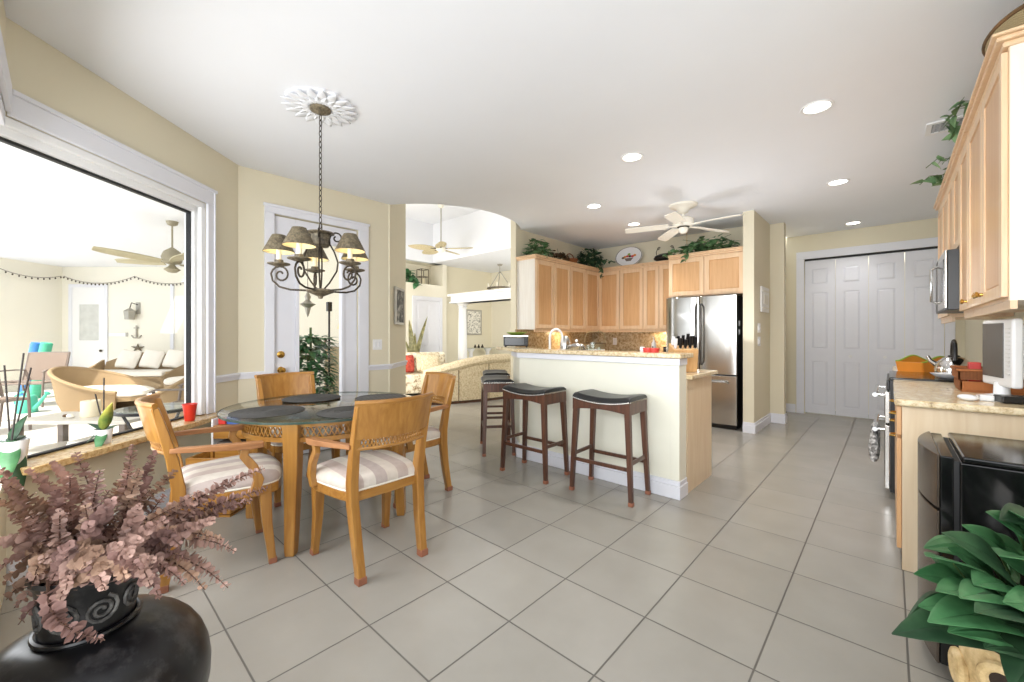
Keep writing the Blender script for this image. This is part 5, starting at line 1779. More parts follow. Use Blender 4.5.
leafy('ivy_plant', 'green ivy spilling over the cabinet above the refrigerator', 'plant', (-1.86, 6.04, 2.345), (0.36, 0.17, 0.22), 230, 'leaf_ivy', 0.09,
      hang=[[(-0.2, -0.1, 0.05), (-0.45, -0.1, 0.06), (-0.62, 0.0, 0.02)], [(-0.15, -0.12, 0.1), (-0.2, -0.27, 0.03), (-0.2, -0.285, -0.14)], [(0.2, -0.1, 0.08), (0.36, -0.1, 0.1)]], seed=11)
ZT2 = ZR + HR + 0.057
leafy('ivy_plant', 'variegated ivy trailing over the right wall cabinets toward the vent', 'plant', (0.46, 5.0, ZT2), (0.12, 0.25, 0.16), 60, 'leaf_ivy', 0.085,
      hang=[[(-0.1, -0.5, 0.05), (-0.2, -0.55, 0.06), (-0.26, -0.58, 0.0)], [(-0.1, -0.1, 0.05), (-0.22, -0.15, 0.05), (-0.28, -0.2, -0.02)], [(0, -1.5, 0.02), (-0.14, -1.3, 0.16), (-0.16, -0.9, 0.16), (0, -0.5, 0.1)]], seed=15)
bs = thing('wicker_tray', 'large olive brown oval woven tray lying on the near end of right cabinets', 'tray', (0.485, 2.90, ZT2 + 0.002))
ms_ = Matrix.Diagonal((0.98, 1.6, 1, 1))
obj('bowl', MB().at(ms_).lathe([(0.0, 0.0), (0.11, 0.0), (0.165, 0.085), (0.157, 0.085), (0.104, 0.010), (0.0, 0.010)], 40), 'basketgrey', bs, smooth=True)
obj('rim', MB().at(ms_).tube([(0.163 * math.cos(2 * PI * k / 40), 0.163 * math.sin(2 * PI * k / 40), 0.087) for k in range(40)], 0.009, 6, closed=True), 'leaf_brown', bs, smooth=True)

# ------------------------------------------------------------------ ON THE BAR AND COUNTERS
ZBAR = 1.0725
# counter-top oven with green lid tray at the left end
to = thing('toaster_oven', 'small steel toaster oven at the left end of the bar', 'toaster oven', (-3.17, 3.53, ZBAR), R(40))
obj('housing', MB().box(-0.14, -0.08, 0.012, 0.14, 0.08, 0.118), 'black', to, bevel=0.008)
obj('steel_top', MB().box(-0.142, -0.083, 0.116, 0.142, 0.082, 0.135), 'steel', to, bevel=0.004)
obj('glass_door', MB().box(-0.125, -0.084, 0.025, 0.09, -0.079, 0.105), 'gloss_black', to)
obj('handle', MB().tube([(-0.11, -0.08, 0.11), (-0.11, -0.098, 0.115), (0.08, -0.098, 0.115), (0.08, -0.08, 0.11)], 0.005, 6), 'chrome', to, smooth=True)
for z in (0.045, 0.075, 0.105):
    obj('dial', MB().at(Matrix.Translation((0.115, -0.08, z)) @ Matrix.Rotation(PI / 2, 4, 'X')).lathe([(0.010, 0), (0.009, 0.012), (0.0, 0.012)], 12), 'black', to)
for sx in (-0.12, 0.12):
    for sy in (-0.065, 0.065):
        obj('foot', MB().lathe([(0.01, 0), (0.01, 0.012)], 8, (sx, sy, 0)), 'black', to)
single('green_platter', MB().lathe([(0.0, 0), (0.06, 0.0), (0.12, 0.03), (0.115, 0.034), (0.06, 0.006), (0.0, 0.006)], 28, (-3.18, 3.55, ZBAR + 0.136)), 'apple', 'olive green shallow dish on top of the toaster oven', 'dish', smooth=True)
# faucet
fp = Vector((-2.625, 3.45, 0.906))
fa = thing('kitchen_faucet', 'tall arched chrome faucet behind the bar', 'faucet', fp)
obj('base', MB().lathe([(0.03, 0), (0.03, 0.01), (0.02, 0.02), (0.016, 0.05)], 20), 'chrome', fa, smooth=True)
dv = Vector((RT.x, RT.y, 0))
pts = [(0, 0, 0.04), (0, 0, 0.24)] + [tuple(dv * (0.065 - 0.065 * math.cos(a)) + Vector((0, 0, 0.28 + 0.085 * math.sin(a)))) for a in [PI * k / 14 for k in range(15)]] + [tuple(dv * 0.132 + Vector((0, 0, 0.19)))]
obj('spout', MB().tube(pts, 0.012, 10), 'white', fa, smooth=True)
obj('lever', MB().tube([(0, 0, 0.06), (0.0, -0.05, 0.075), (0.0, -0.08, 0.10)], 0.006, 8), 'chrome', fa, smooth=True)
# dish rack on the far side of the bar with pot, jars
rk = thing('dish_rack', 'white wire dish rack on the lower worktop behind the bar', 'dish rack', (-2.33, 3.56, 0.906))
b = MB()
for z in (0.012, 0.155):
    b.tube([(-0.22, -0.12, z), (0.22, -0.12, z), (0.22, 0.12, z), (-0.22, 0.12, z)], 0.005, 6, closed=True)
for i in range(9):
    x = -0.2 + 0.05 * i
    b.tube([(x, -0.12, 0.155), (x, -0.12, 0.02), (x, 0.12, 0.02), (x, 0.12, 0.155)], 0.003, 5)
obj('wire_frame', b, 'white', rk)
pz = 0.93
po = thing('cooking_pot', 'dark lidded cooking pot in the dish rack', 'pot', (-2.38, 3.58, pz))
obj('body', MB().lathe([(0.0, 0), (0.065, 0.0), (0.085, 0.03), (0.09, 0.16), (0.094, 0.165)], 28), 'steel', po, smooth=True)
obj('lid', MB().lathe([(0.095, 0.166), (0.07, 0.19), (0.0, 0.2)], 28), 'chrome', po, smooth=True)
obj('knob', MB().blob((0, 0, 0.222), (0.016, 0.016, 0.016), 12, 8), 'white', po, smooth=True)
for s in (-1, 1):
    obj('handle', MB().tube([(s * 0.088, -0.03, 0.13), (s * 0.12, -0.02, 0.135), (s * 0.12, 0.02, 0.135), (s * 0.088, 0.03, 0.13)], 0.007, 6), 'black', po, smooth=True)
cpn = thing('steel_canister', 'shiny steel canister seen through the faucet arch', 'canister', (-2.62, 3.72, 0.906))
obj('body', MB().lathe([(0.0, 0), (0.055, 0), (0.058, 0.2), (0.05, 0.26), (0.03, 0.29), (0.0, 0.30)], 24), 'steel', cpn, smooth=True)
obj('base_band', MB().ring(0.056, 0.062, 0.10, 0.14, 24), 'black', cpn)
for k, (x, y, h) in enumerate(((-2.19, 3.50, 0.20), (-2.14, 3.50, 0.23), (-2.09, 3.53, 0.18))):
    g = thing('glass_tumbler', ('shorter clear tumbler', 'tallest clear tumbler', 'last clear tumbler at the right')[k] + ' in the dish rack beside the pot', 'glass', (x, y, 0.93), 0, 'tumblers in the dish rack')
    obj('cup', MB().lathe([(0.0, 0.004), (0.02, 0.0), (0.024, h - 0.02), (0.022, h - 0.02), (0.018, 0.01), (0.0, 0.01)], 16), 'clear', g, smooth=True)
# handled basket in the corner
q = pix(595, 343, 6.35)
hb = thing('handled_basket', 'pale woven basket with tall hoop handle in kitchen corner', 'basket', (q.x, q.y, 0.9155), R(20))
obj('body', MB().at(Matrix.Scale(1.4, 4, (1, 0, 0))).lathe([(0.0, 0), (0.09, 0), (0.115, 0.17), (0.108, 0.17), (0.085, 0.01), (0.0, 0.01)], 28), 'basketgrey', hb, smooth=True)
obj('rim', MB().at(Matrix.Scale(1.4, 4, (1, 0, 0))).tube([(0.113 * math.cos(2 * PI * k / 28), 0.113 * math.sin(2 * PI * k / 28), 0.17) for k in range(28)], 0.008, 6, closed=True), 'leaf_brown', hb, smooth=True)
obj('handle', MB().tube([(-0.15, 0, 0.12), (-0.15, 0, 0.27), (-0.11, 0, 0.34), (0.11, 0, 0.34), (0.15, 0, 0.27), (0.15, 0, 0.12)], 0.008, 6), 'basketgrey', hb, smooth=True)
# back counter, right part
q = pix(654, 342, 6.3)
sp = thing('soap_bottle', 'white pump bottle with dark spot under the lit splash', 'bottle', (q.x, 6.1, 0.9155))
obj('body', MB().lathe([(0.0, 0), (0.034, 0), (0.036, 0.02), (0.036, 0.17), (0.014, 0.20), (0.014, 0.22), (0.0, 0.22)], 20), 'ceramic', sp, smooth=True)
obj('pump', MB().tube([(0, 0, 0.215), (0, 0, 0.26), (0.0, -0.035, 0.262)], 0.007, 6), 'ceramic', sp, smooth=True)
obj('label', MB().at(Matrix.Translation((0, -0.0365, 0.11)) @ Matrix.Rotation(PI / 2, 4, 'X')).lathe([(0.0, 0.0), (0.014, 0.0)], 14, caps=False), 'black', sp)
q = pix(660, 345, 6.1)
rd = thing('radio', 'small black box on the back counter beside the refrigerator', 'radio', (-2.42, 6.12, 0.9155))
obj('case', MB().box(-0.08, -0.05, 0.0, 0.07, 0.05, 0.12), 'black', rd, bevel=0.008)
obj('dial', MB().box(-0.06, -0.053, 0.08, 0.05, -0.049, 0.10), 'patio', rd)
for k, px in enumerate((651.5, 660)):
    q = pix(px, 352, 3.36)
    g = thing('red_canister', ('left', 'right')[k] + ' one of two small red lidded tubs on the bar', 'tub', (q.x, 3.18 + 0.0 * k, ZBAR), 0, 'red tubs on the bar')
    obj('tub', MB().lathe([(0.0, 0), (0.036, 0), (0.039, 0.026), (0.0, 0.026)], 20), 'redglaze', g, smooth=True)
    obj('lid', MB().lathe([(0.0, 0.026), (0.042, 0.026), (0.042, 0.034), (0.0, 0.036)], 20), 'redglaze', g, smooth=True)
q = pix(645, 352, 3.36)
single('white_jar', MB().lathe([(0.0, 0), (0.017, 0), (0.019, 0.01), (0.019, 0.035), (0.015, 0.042), (0.0, 0.044)], 16, (q.x - 0.01, 3.18, ZBAR)), 'ceramic', 'tiny white jar beside the red tubs on the bar', 'jar', smooth=True)
# knife block
kb = thing('knife_block', 'large light wood knife block on the lower worktop by fridge', 'knife block', (-1.285, 3.50, 0.906), R(42))
b = MB().add([(-0.10, -0.07, 0), (0.10, -0.07, 0), (0.10, 0.08, 0), (-0.10, 0.08, 0), (-0.10, -0.095, 0.185), (0.10, -0.095, 0.185), (0.10, 0.02, 0.235), (-0.10, 0.02, 0.235)],
             [(3, 2, 1, 0), (4, 5, 6, 7), (0, 1, 5, 4), (1, 2, 6, 5), (2, 3, 7, 6), (3, 0, 4, 7)])
obj('block', b, 'knifewood', kb, bevel=0.005)
rnd = random.Random(4)
for i in range(5):
    for j in range(2):
        x = -0.08 + 0.04 * i
        y = -0.07 + 0.055 * j
        z0 = 0.187 + 0.024 * j + 0.004
        L = 0.075 + 0.03 * rnd.random()
        kn = thing('kitchen_knife', 'knife %s in the light wood knife block' % ('with %s handle, %s row, %s slot' % ('white' if i == 0 else 'black', ('front', 'rear')[j], ('first', 'second', 'third', 'fourth', 'last')[i])), 'knife',
                   kb.matrix_basis @ Vector((x, y, z0)), R(42), 'knives in the block')
        obj('handle', MB().tube([(0, 0, 0.006), (0, -0.01, L * 0.5), (0, -0.022, L)], [0.9, 1.15, 1.0], 8, flat=(0.013, 0.009)), 'ceramic' if i == 0 else 'black', kn, smooth=True)
        obj('bolster', MB().box(-0.011, -0.007, 0.0, 0.011, 0.007, 0.012), 'chrome', kn)

# ------------------------------------------------------------------ PICTURE ON THE ANGLED WALL
pc_ = thing('framed_picture', 'small dark landscape picture in pewter frame on the angled wall', 'picture', M45 @ Vector((0.33, -0.001, 1.57)), a2)
obj('canvas', MB().box(-0.17, -0.02, -0.20, 0.17, -0.004, 0.20), 'landscape', pc_)
b = MB()
b.box(-0.2, -0.03, -0.23, 0.2, 0, -0.2).box(-0.2, -0.03, 0.2, 0.2, 0, 0.23).box(-0.2, -0.03, -0.2, -0.17, 0, 0.2).box(0.17, -0.03, -0.2, 0.2, 0, 0.2)
obj('frame', b, 'frame_silver', pc_, bevel=0.004)

# ------------------------------------------------------------------ CORNER BEHIND THE TABLE
kt2 = thing('storage_cart', 'small white sided wooden cart in the corner by the window', 'cart', V(-2.16, 3.30), YAW + R(0))
b = MB()
b.box(-0.13, -0.16, 0.0, -0.115, 0.16, 0.57)
obj('side_panel', b, 'white', kt2, bevel=0.003)
b = MB()
b.box(-0.114, -0.16, 0.06, 0.16, 0.16, 0.075).box(-0.114, -0.16, 0.30, 0.16, 0.16, 0.315).box(0.145, -0.16, 0.0, 0.16, 0.16, 0.06).box(0.145, -0.16, 0.075, 0.16, 0.16, 0.30)
obj('shelf_frame', b, 'oak', kt2, bevel=0.003)
obj('drawer', MB().box(-0.112, -0.165, 0.42, 0.16, 0.15, 0.52), 'oak_x', kt2, bevel=0.004)
q = kt2.matrix_basis
single('blue_tin', MB().at(q).box(-0.04, -0.12, 0.521, 0.05, -0.03, 0.58), 'cobalt', 'blue tin on top of the storage cart', 'tin', bevel=0.004)
single('red_tin', MB().at(q).box(-0.105, -0.12, 0.521, -0.05, -0.03, 0.565), 'redglaze', 'red tin on top of the storage cart', 'tin', bevel=0.004)
for k in range(4):
    single('magazine', MB().at(q).box(-0.10, -0.14, 0.316 + 0.018 * k, 0.13 - 0.01 * k, 0.10, 0.333 + 0.018 * k), ('books', 'cobalt', 'paper', 'patio')[k],
           ('lowest', 'second', 'third', 'topmost')[k] + ' magazine in the pile on the cart shelf', 'magazine', 'magazines on the cart')
cr = thing('wooden_crate', 'open wooden crate on the floor beside the storage cart', 'crate', V(-2.02, 2.86), YAW)
b = MB()
b.box(-0.15, -0.12, 0.0, 0.15, 0.12, 0.012)
obj('base', b, 'oak_x', cr)
b = MB()
for z0 in (0.02, 0.15, 0.28):
    b.box(-0.15, -0.12, z0, 0.15, -0.108, z0 + 0.11).box(-0.15, 0.108, z0, 0.15, 0.12, z0 + 0.11).box(-0.15, -0.108, z0, -0.138, 0.108, z0 + 0.11).box(0.138, -0.108, z0, 0.15, 0.108, z0 + 0.11)
obj('slats', b, 'oak_x', cr, bevel=0.003)
b = MB()
for x in (-0.136, 0.118):
    for y in (-0.106, 0.088):
        b.box(x, y, 0.012, x + 0.018, y + 0.018, 0.39)
obj('corner_posts', b, 'oak', cr)

# ------------------------------------------------------------------ WINDOW SILL
cupd = 3.08
p = V(-2.405, cupd, 0.571)
cu = thing('red_cup', 'red plastic cup on the granite window sill', 'cup', p)
obj('cup', MB().lathe([(0.0, 0.0), (0.030, 0.0), (0.032, 0.004), (0.040, 0.085), (0.041, 0.09), (0.046, 0.122), (0.044, 0.124), (0.038, 0.088), (0.029, 0.006), (0.0, 0.006)], 32), 'red', cu, smooth=True)
obj('rim', MB().tube([(0.0455 * math.cos(2 * PI * k / 32), 0.0455 * math.sin(2 * PI * k / 32), 0.124) for k in range(32)], 0.0028, 6, closed=True), 'redglaze', cu, smooth=True)

def orchid(label, p, r, h, leaves, stakes, potmat='ceramic'):
    t = thing('potted_orchid', label, 'plant', p)
    pt_ = obj('pot', MB().lathe([(0.0, 0), (r * .75, 0), (r * .8, 0.01), (r, h - 0.012), (r * 1.06, h), (r * .95, h), (r * .72, 0.012), (0.0, 0.012)], 28), potmat, t, smooth=True)
    obj('bark', MB().lathe([(0.0, h - 0.015), (r * 0.93, h - 0.018)], 20, caps=False), 'soil', pt_)
    for tip, wd, m in leaves:
        tv = Vector(tip)
        b = MB()
        d = tv - Vector((0, 0, h))
        b.leaf((0, 0, h - 0.01), d, (0, 0, 1), d.length, wd, droop=0.25, fold=0.12, n=8)
        o = obj('leaf', b, m, t, smooth=True)
        so = o.modifiers.new('solid', 'SOLIDIFY'); so.thickness = 0.003
    for x, y, dx, dy, hh in stakes:
        obj('stake', MB().tube([(x, y, h - 0.05), (x + dx, y + dy, h + hh)], 0.004, 6), 'stake', t)
    return t
def rel3(px, py, d, p):
    return tuple(pix(px, py, d) - p)
p = V(-2.43, 2.0, 0.571)
orchid('large orchid in white pot at the left end of the sill', p, 0.062, 0.13,
       [(rel3(2, 492, 1.93, p), 0.09, 'leaf'), (rel3(26, 492, 1.95, p), 0.085, 'leaf_dark'), (rel3(24, 428, 2.1, p), 0.07, 'leaf_dark'), (rel3(4, 438, 1.97, p), 0.08, 'leaf'), (rel3(20, 412, 2.04, p), 0.06, 'leaf_dark'), (rel3(8, 470, 1.88, p), 0.08, 'leaf')],
       [(0.02, 0.0, *rel3(24, 345, 2.05, p)[:2], 0.42), (-0.01, 0.0, *rel3(31, 365, 2.12, p)[:2], 0.34), (-0.02, 0, *rel3(4, 372, 2.02, p)[:2], 0.36)])
p = V(-2.415, 2.44, 0.571)
orchid('small orchid with a yellow edged leaf on the window sill', p, 0.042, 0.085,
       [(rel3(108, 398, 2.42, p), 0.075, 'leaf_var'), (rel3(84, 438, 2.38, p), 0.06, 'leaf_dark'), (rel3(96, 446, 2.33, p), 0.06, 'leaf'), (rel3(118, 420, 2.52, p), 0.05, 'leaf_dark'), (rel3(90, 418, 2.45, p), 0.045, 'leaf_dark')],
       [(0.0, 0.0, *rel3(104, 375, 2.45, p)[:2], 0.30), (-0.01, 0.01, *rel3(93, 392, 2.46, p)[:2], 0.2)])
#SECTION5
# ------------------------------------------------------------------ LIVING ROOM
# curved sectional seen from behind
def arc3(a, m, c, n):
    ux, uy = circ(a, m, c)
    r = math.hypot(a[0] - ux, a[1] - uy)
    t0_, t1_ = math.atan2(a[1] - uy, a[0] - ux), math.atan2(c[1] - uy, c[0] - ux)
    if t1_ - t0_ > PI:
        t1_ -= 2 * PI
    if t0_ - t1_ > PI:
        t1_ += 2 * PI
    return [(ux + r * math.cos(t0_ + (t1_ - t0_) * i / n), uy + r * math.sin(t0_ + (t1_ - t0_) * i / n)) for i in range(n + 1)], (ux, uy)
sa, smid, sc_ = V(-1.50, 7.05), V(-0.72, 7.38), V(0.02, 7.98)
cpts, cc = arc3(tuple(sa)[:2], tuple(smid)[:2], tuple(sc_)[:2], 24)
# the centre of the curve must lie on the far side (seats inside)
sofa = thing('sectional_sofa', 'curved cream patterned sectional sofa seen from behind, beyond the stools', 'sofa', (smid.x, smid.y, 0))
o_ = Vector((smid.x, smid.y, 0))
def sofa_sec(i, prof):
    p = Vector((cpts[i][0], cpts[i][1], 0))
    q = Vector((cpts[min(i + 1, 24)][0], cpts[min(i + 1, 24)][1], 0)) - Vector((cpts[max(i - 1, 0)][0], cpts[max(i - 1, 0)][1], 0))
    t = q.normalized()
    away = Vector((-t.y, t.x, 0))
    if away.dot(Vector((FW.x, FW.y, 0))) < 0:
        away = -away
    return [tuple(p + away * u_ + Vector((0, 0, z)) - o_) for u_, z in prof]
def hgt(i):
    s = i / 24
    q = min(1, s / 0.8)
    return 0.60 + 0.25 * math.sin(q * PI / 2)
secs = []
for i in range(25):
    h = hgt(i)
    secs.append(sofa_sec(i, [(0.0, 0.05), (0.0, h - 0.16), (0.20, h - 0.14), (0.24, 0.42), (0.24, 0.05)]))
obj('back_frame', MB().sweep(secs), 'sofa', sofa, smooth=True)
for k in range(4):
    i0, i1 = k * 6, k * 6 + 6
    secs = []
    for i in range(i0, i1 + 1):
        h = hgt(i)
        e = 0.93 if i in (i0, i1) else 1.0
        secs.append(sofa_sec(i, [(0.12 + 0.14 * e * math.cos(a), h - 0.10 + 0.10 * e * math.sin(a)) for a in [2 * PI * j / 12 for j in range(12)]]))
    obj('back_roll', MB().sweep(secs), 'sofa', sofa, smooth=True)
secs = [sofa_sec(i, [(0.24, 0.06), (0.24, 0.44), (0.50, 0.47), (0.86, 0.44), (0.88, 0.06)]) for i in range(25)]
obj('seat_base', MB().sweep(secs), 'sofa', sofa, smooth=True)
secs = [sofa_sec(i, [(0.02, 0.0), (0.02, 0.05), (0.84, 0.05), (0.84, 0.0)]) for i in range(25)]
obj('plinth', MB().sweep(secs), 'darkwood', sofa)
for i in (0, 8, 16):
    s = sofa_sec(i, [(-0.004, 0.05), (-0.004, hgt(i) - 0.16)])
    obj('seam_piping', MB().tube(s, 0.006, 6), 'leaf_brown', sofa)

lv = thing('loveseat', 'second floral sofa behind the curved sectional', 'sofa', V(-1.95, 8.55), YAW + R(20))
obj('base', MB().box(-0.8, -0.40, 0.05, 0.62, 0.42, 0.42), 'sofa2', lv, bevel=0.03)
obj('backrest', MB().box(-0.8, 0.20, 0.40, 0.62, 0.45, 0.84), 'sofa2', lv, bevel=0.06)
for x in (-0.8, 0.46):
    obj('armrest', MB().box(x, -0.40, 0.40, x + 0.18, 0.25, 0.62), 'sofa2', lv, bevel=0.06)
for x in (-0.75, 0.57):
    for y in (-0.35, 0.38):
        obj('foot', MB().lathe([(0.02, 0), (0.03, 0.05)], 10, (x, y, 0)), 'darkwood', lv)
lm = lv.matrix_basis
def cushion(name, label, m, w, h, t_, mat, cat='cushion', group=None):
    b = MB()
    rows = []
    secs = []
    for i in range(9):
        s = -1 + 2 * i / 8
        k = (1 - abs(s) ** 3) ** 0.6
        secs.append([(w / 2 * s * 1.0, -t_ / 2 * k - .006, -h / 2 * (0.94 + .06 * abs(s))), (w / 2 * s, -t_ / 2 * k * 1.5 - .006, 0), (w / 2 * s, -t_ / 2 * k - .006, h / 2 * (0.94 + .06 * abs(s))),
                     (w / 2 * s, t_ / 2 * k + .006, h / 2 * (0.94 + .06 * abs(s))), (w / 2 * s, t_ / 2 * k * 1.5 + .006, 0), (w / 2 * s, t_ / 2 * k + .006, -h / 2 * (0.94 + .06 * abs(s)))])
    return single(name, b.at(m).sweep(secs), mat, label, cat, group, smooth=True, subd=1)
cushion('throw_pillow', 'rust red pillow on the floral sofa beside the angled wall', lm @ TZ((-0.28, -0.04, 0.62)) @ Matrix.Rotation(R(-20), 4, 'X'), 0.42, 0.40, 0.10, 'redfab')
cushion('throw_pillow', 'pale floral pillow in the middle of the floral sofa', lm @ TZ((0.17, -0.0, 0.645)) @ Matrix.Rotation(R(-20), 4, 'X'), 0.42, 0.42, 0.10, 'sofa')
cushion('throw_pillow', 'pale floral pillow at the right arm of the floral sofa', lm @ TZ((0.22, -0.24, 0.63)) @ Matrix.Rotation(R(-22), 4, 'X'), 0.40, 0.40, 0.10, 'sofa')
# tall sword leaf plant
p = pix(414, 400, 9.25)
p.z = 0
sw = thing('snake_plant', 'tall sword leaved plant in a pot by the white panelled door', 'plant', p)
obj('pot', MB().lathe([(0.0, 0), (0.13, 0), (0.17, 0.30), (0.155, 0.30), (0.0, 0.27)], 24), 'bronze', sw, smooth=True)
for (dx, top, wd, ben) in ((-0.11, 1.55, 0.15, -0.02), (0.30, 1.62, 0.10, 0.22), (0.02, 1.25, 0.12, 0.02), (-0.2, 1.1, 0.1, -0.08), (0.1, 1.0, 0.1, 0.08)):
    b = MB()
    rows = []
    for i in range(11):
        s = i / 10
        w = wd / 2 * (math.sin(PI * min(1, 0.18 + 0.82 * s)) ** 0.7 if i < 10 else 0.03)
        c0 = Vector((RT.x, RT.y, 0)) * (dx * s ** 1.6) + Vector((0, 0, 0.27 + (top - 0.27) * s))
        r_ = Vector((RT.x, RT.y, 0))
        rows.append([tuple(c0 - r_ * w), tuple(c0 + Vector((FW.x, FW.y, 0)) * 0.02), tuple(c0 + r_ * w)])
    obj('leaf', MB().slab(rows, 0.006), 'leaf_snake', sw, smooth=True)
# niche shelf
p = Vector((-8.45, 5.50, 2.432))
leafy('trailing_plant', 'green trailing plant on the high niche ledge of living room', 'plant', p, (0.13, 0.20, 0.34), 60, 'leaf', 0.16,
      hang=[[(0.1, 0, 0.2), (0.26, 0.08, 0.1), (0.29, 0.12, -0.12)]], seed=21)
ln = thing('wire_lantern', 'wire lantern on the niche ledge beside trailing plant', 'lantern', (-8.45, 5.98, 2.431))
b = MB()
for x in (-0.1, 0.1):
    for y in (-0.1, 0.1):
        b.tube([(x, y, 0), (x, y, 0.38)], 0.01, 6)
for z in (0.01, 0.2, 0.38):
    b.tube([(-0.1, -0.1, z), (0.1, -0.1, z), (0.1, 0.1, z), (-0.1, 0.1, z)], 0.01, 6, closed=True)
obj('cage', b, 'bronze', ln)
obj('candle', MB().lathe([(0.0, 0), (0.05, 0), (0.05, 0.17), (0.0, 0.175)], 16), 'wax', ln)
# living room fan with leaf shaped blades
fp = V(-1.462, 8.5, 0)
lf_ = thing('ceiling_fan', 'living room fan with palm leaf blades on a long rod', 'fan', (fp.x, fp.y, 2.96))
obj('downrod', MB().lathe([(0.012, 0.10), (0.012, 0.94)], 10), 'frame_silver', lf_)
obj('canopy', MB().lathe([(0.0, 0.939), (0.07, 0.939), (0.05, 0.88), (0.012, 0.86)], 20), 'fanblade', lf_, smooth=True)
obj('motor', MB().lathe([(0.02, 0.12), (0.09, 0.10), (0.11, 0.06), (0.10, 0.0), (0.05, -0.04), (0.0, -0.05)], 24), 'fanblade', lf_, smooth=True)
for i in range(5):
    a = YAW + R(-8 + 72 * i)
    m = Matrix.Rotation(a, 4, 'Z') @ Matrix.Rotation(R(14), 4, 'X')
    b = MB().at(m)
    rows = []
    for k in range(9):
        s = k / 8
        w = max(0.012, 0.115 * math.sin(PI * (0.12 + 0.86 * s)) ** 0.7)
        x = 0.15 + 0.52 * s
        rows.append([(x, -w, 0.02), (x, 0, 0.03), (x, w, 0.02)])
    bl = obj('blade', MB().at(m).slab(rows, 0.012), 'palmblade', lf_, smooth=True)
    obj('blade_arm', MB().at(m).box(0.07, -0.015, 0.02, 0.22, 0.015, 0.035), 'bronze_dark', bl)
# hanging candle ring in the dining room
p = V(-0.30, 10.2, 0)
pe = thing('pendant_chandelier', 'hanging candle ring chandelier behind the white beam', 'chandelier', (p.x, p.y, 0))
obj('canopy', MB().lathe([(0.0, 2.955), (0.07, 2.955), (0.05, 2.92), (0.0, 2.91)], 16), 'frame_silver', pe)
obj('stem', MB().lathe([(0.012, 2.74), (0.03, 2.76), (0.008, 2.79), (0.008, 2.92)], 10), 'frame_silver', pe)
obj('ring', MB().tube([(0.30 * math.cos(2 * PI * k / 30), 0.30 * math.sin(2 * PI * k / 30), 2.36) for k in range(30)], 0.022, 8, closed=True), 'bronze', pe, smooth=True)
for k in range(3):
    a = 2 * PI * k / 3 + 0.4
    obj('hanger', MB().tube([(0.02 * math.cos(a), 0.02 * math.sin(a), 2.76), (0.30 * math.cos(a), 0.30 * math.sin(a), 2.37)], 0.008, 6), 'frame_silver', pe)
for k in range(6):
    a = 2 * PI * k / 6
    obj('candle', MB().lathe([(0.02, 2.38), (0.02, 2.48), (0.0, 2.485)], 10, (0.30 * math.cos(a), 0.30 * math.sin(a), 0)), 'candle', pe)
# framed drawing and glass console
dp = thing('framed_drawing', 'framed ink drawing on the wall right of the white column', 'picture', (-8.3, 7.52, 1.55), PI / 2)
obj('paper', MB().box(-0.24, -0.02, -0.30, 0.24, -0.004, 0.30), 'sketch', dp)
b = MB()
b.box(-0.28, -0.03, -0.34, 0.28, -0.001, -0.30).box(-0.28, -0.03, 0.30, 0.28, -0.001, 0.34).box(-0.28, -0.03, -0.30, -0.24, -0.001, 0.30).box(0.24, -0.03, -0.30, 0.28, -0.001, 0.30)
obj('frame', b, 'frame_silver', dp, bevel=0.004)
gt = thing('glass_console', 'pale glass topped console below the framed drawing', 'table', (-8.05, 7.5, 0), PI / 2)
obj('top', MB().box(-0.45, -0.16, 0.86, 0.45, 0.16, 0.875), 'clear', gt)
for x in (-0.3, 0.3):
    obj('leg', MB().lathe([(0.12, 0), (0.13, 0.04), (0.06, 0.10), (0.05, 0.76), (0.12, 0.86)], 20, (x, 0, 0)), 'white', gt, smooth=True)
for k in range(3):
    b = MB().lathe([(0.0, 0), (0.035, 0), (0.04, 0.02), (0.015, 0.06), (0.018, 0.08), (0.0, 0.085)], 14, (-8.05, 7.35 + 0.13 * k, 0.8755))
    single('candle_holder', b, 'bronze_dark', ('left', 'middle', 'right')[k] + ' of three small dark holders on the glass console', 'candle holder', 'holders on the console', smooth=True)

# ------------------------------------------------------------------ SUNROOM (seen through the bay window and the door pane)
ZF = -0.02
SF = P('sunroom_ceiling_fan_metal', rgb(150, 142, 118), 0.5, var=0.05)
p = V(-4.94, 6.0)
lfan = thing('ceiling_fan', 'sunroom fan with broad driftwood blades outside the bay window', 'fan', (p.x, p.y, 2.86))
obj('canopy', MB().lathe([(0.0, -0.001), (0.075, -0.001), (0.06, -0.05), (0.012, -0.07)], 20), SF, lfan, smooth=True)
obj('downrod', MB().lathe([(0.012, -0.42), (0.012, -0.06)], 10), SF, lfan)
obj('motor', MB().lathe([(0.02, -0.38), (0.10, -0.44), (0.13, -0.52), (0.11, -0.60), (0.03, -0.63), (0.05, -0.66), (0.10, -0.70), (0.05, -0.74), (0.0, -0.75)], 24), SF, lfan, smooth=True)
for i in range(5):
    a = YAW + R(176 + 72 * i)
    m = Matrix.Rotation(a, 4, 'Z')
    rows = []
    for k in range(9):
        s = k / 8
        w = max(0.012, 0.10 * math.sin(PI * (0.10 + 0.88 * s)) ** 0.6)
        rows.append([(0.14 + 0.74 * s, -w, -0.60 + 0.04 * s - 0.02), (0.14 + 0.74 * s, 0, -0.59 + 0.04 * s), (0.14 + 0.74 * s, w, -0.60 + 0.04 * s + 0.02)])
    obj('blade', MB().at(m).slab(rows, 0.012), 'fangreen', lfan, smooth=True)
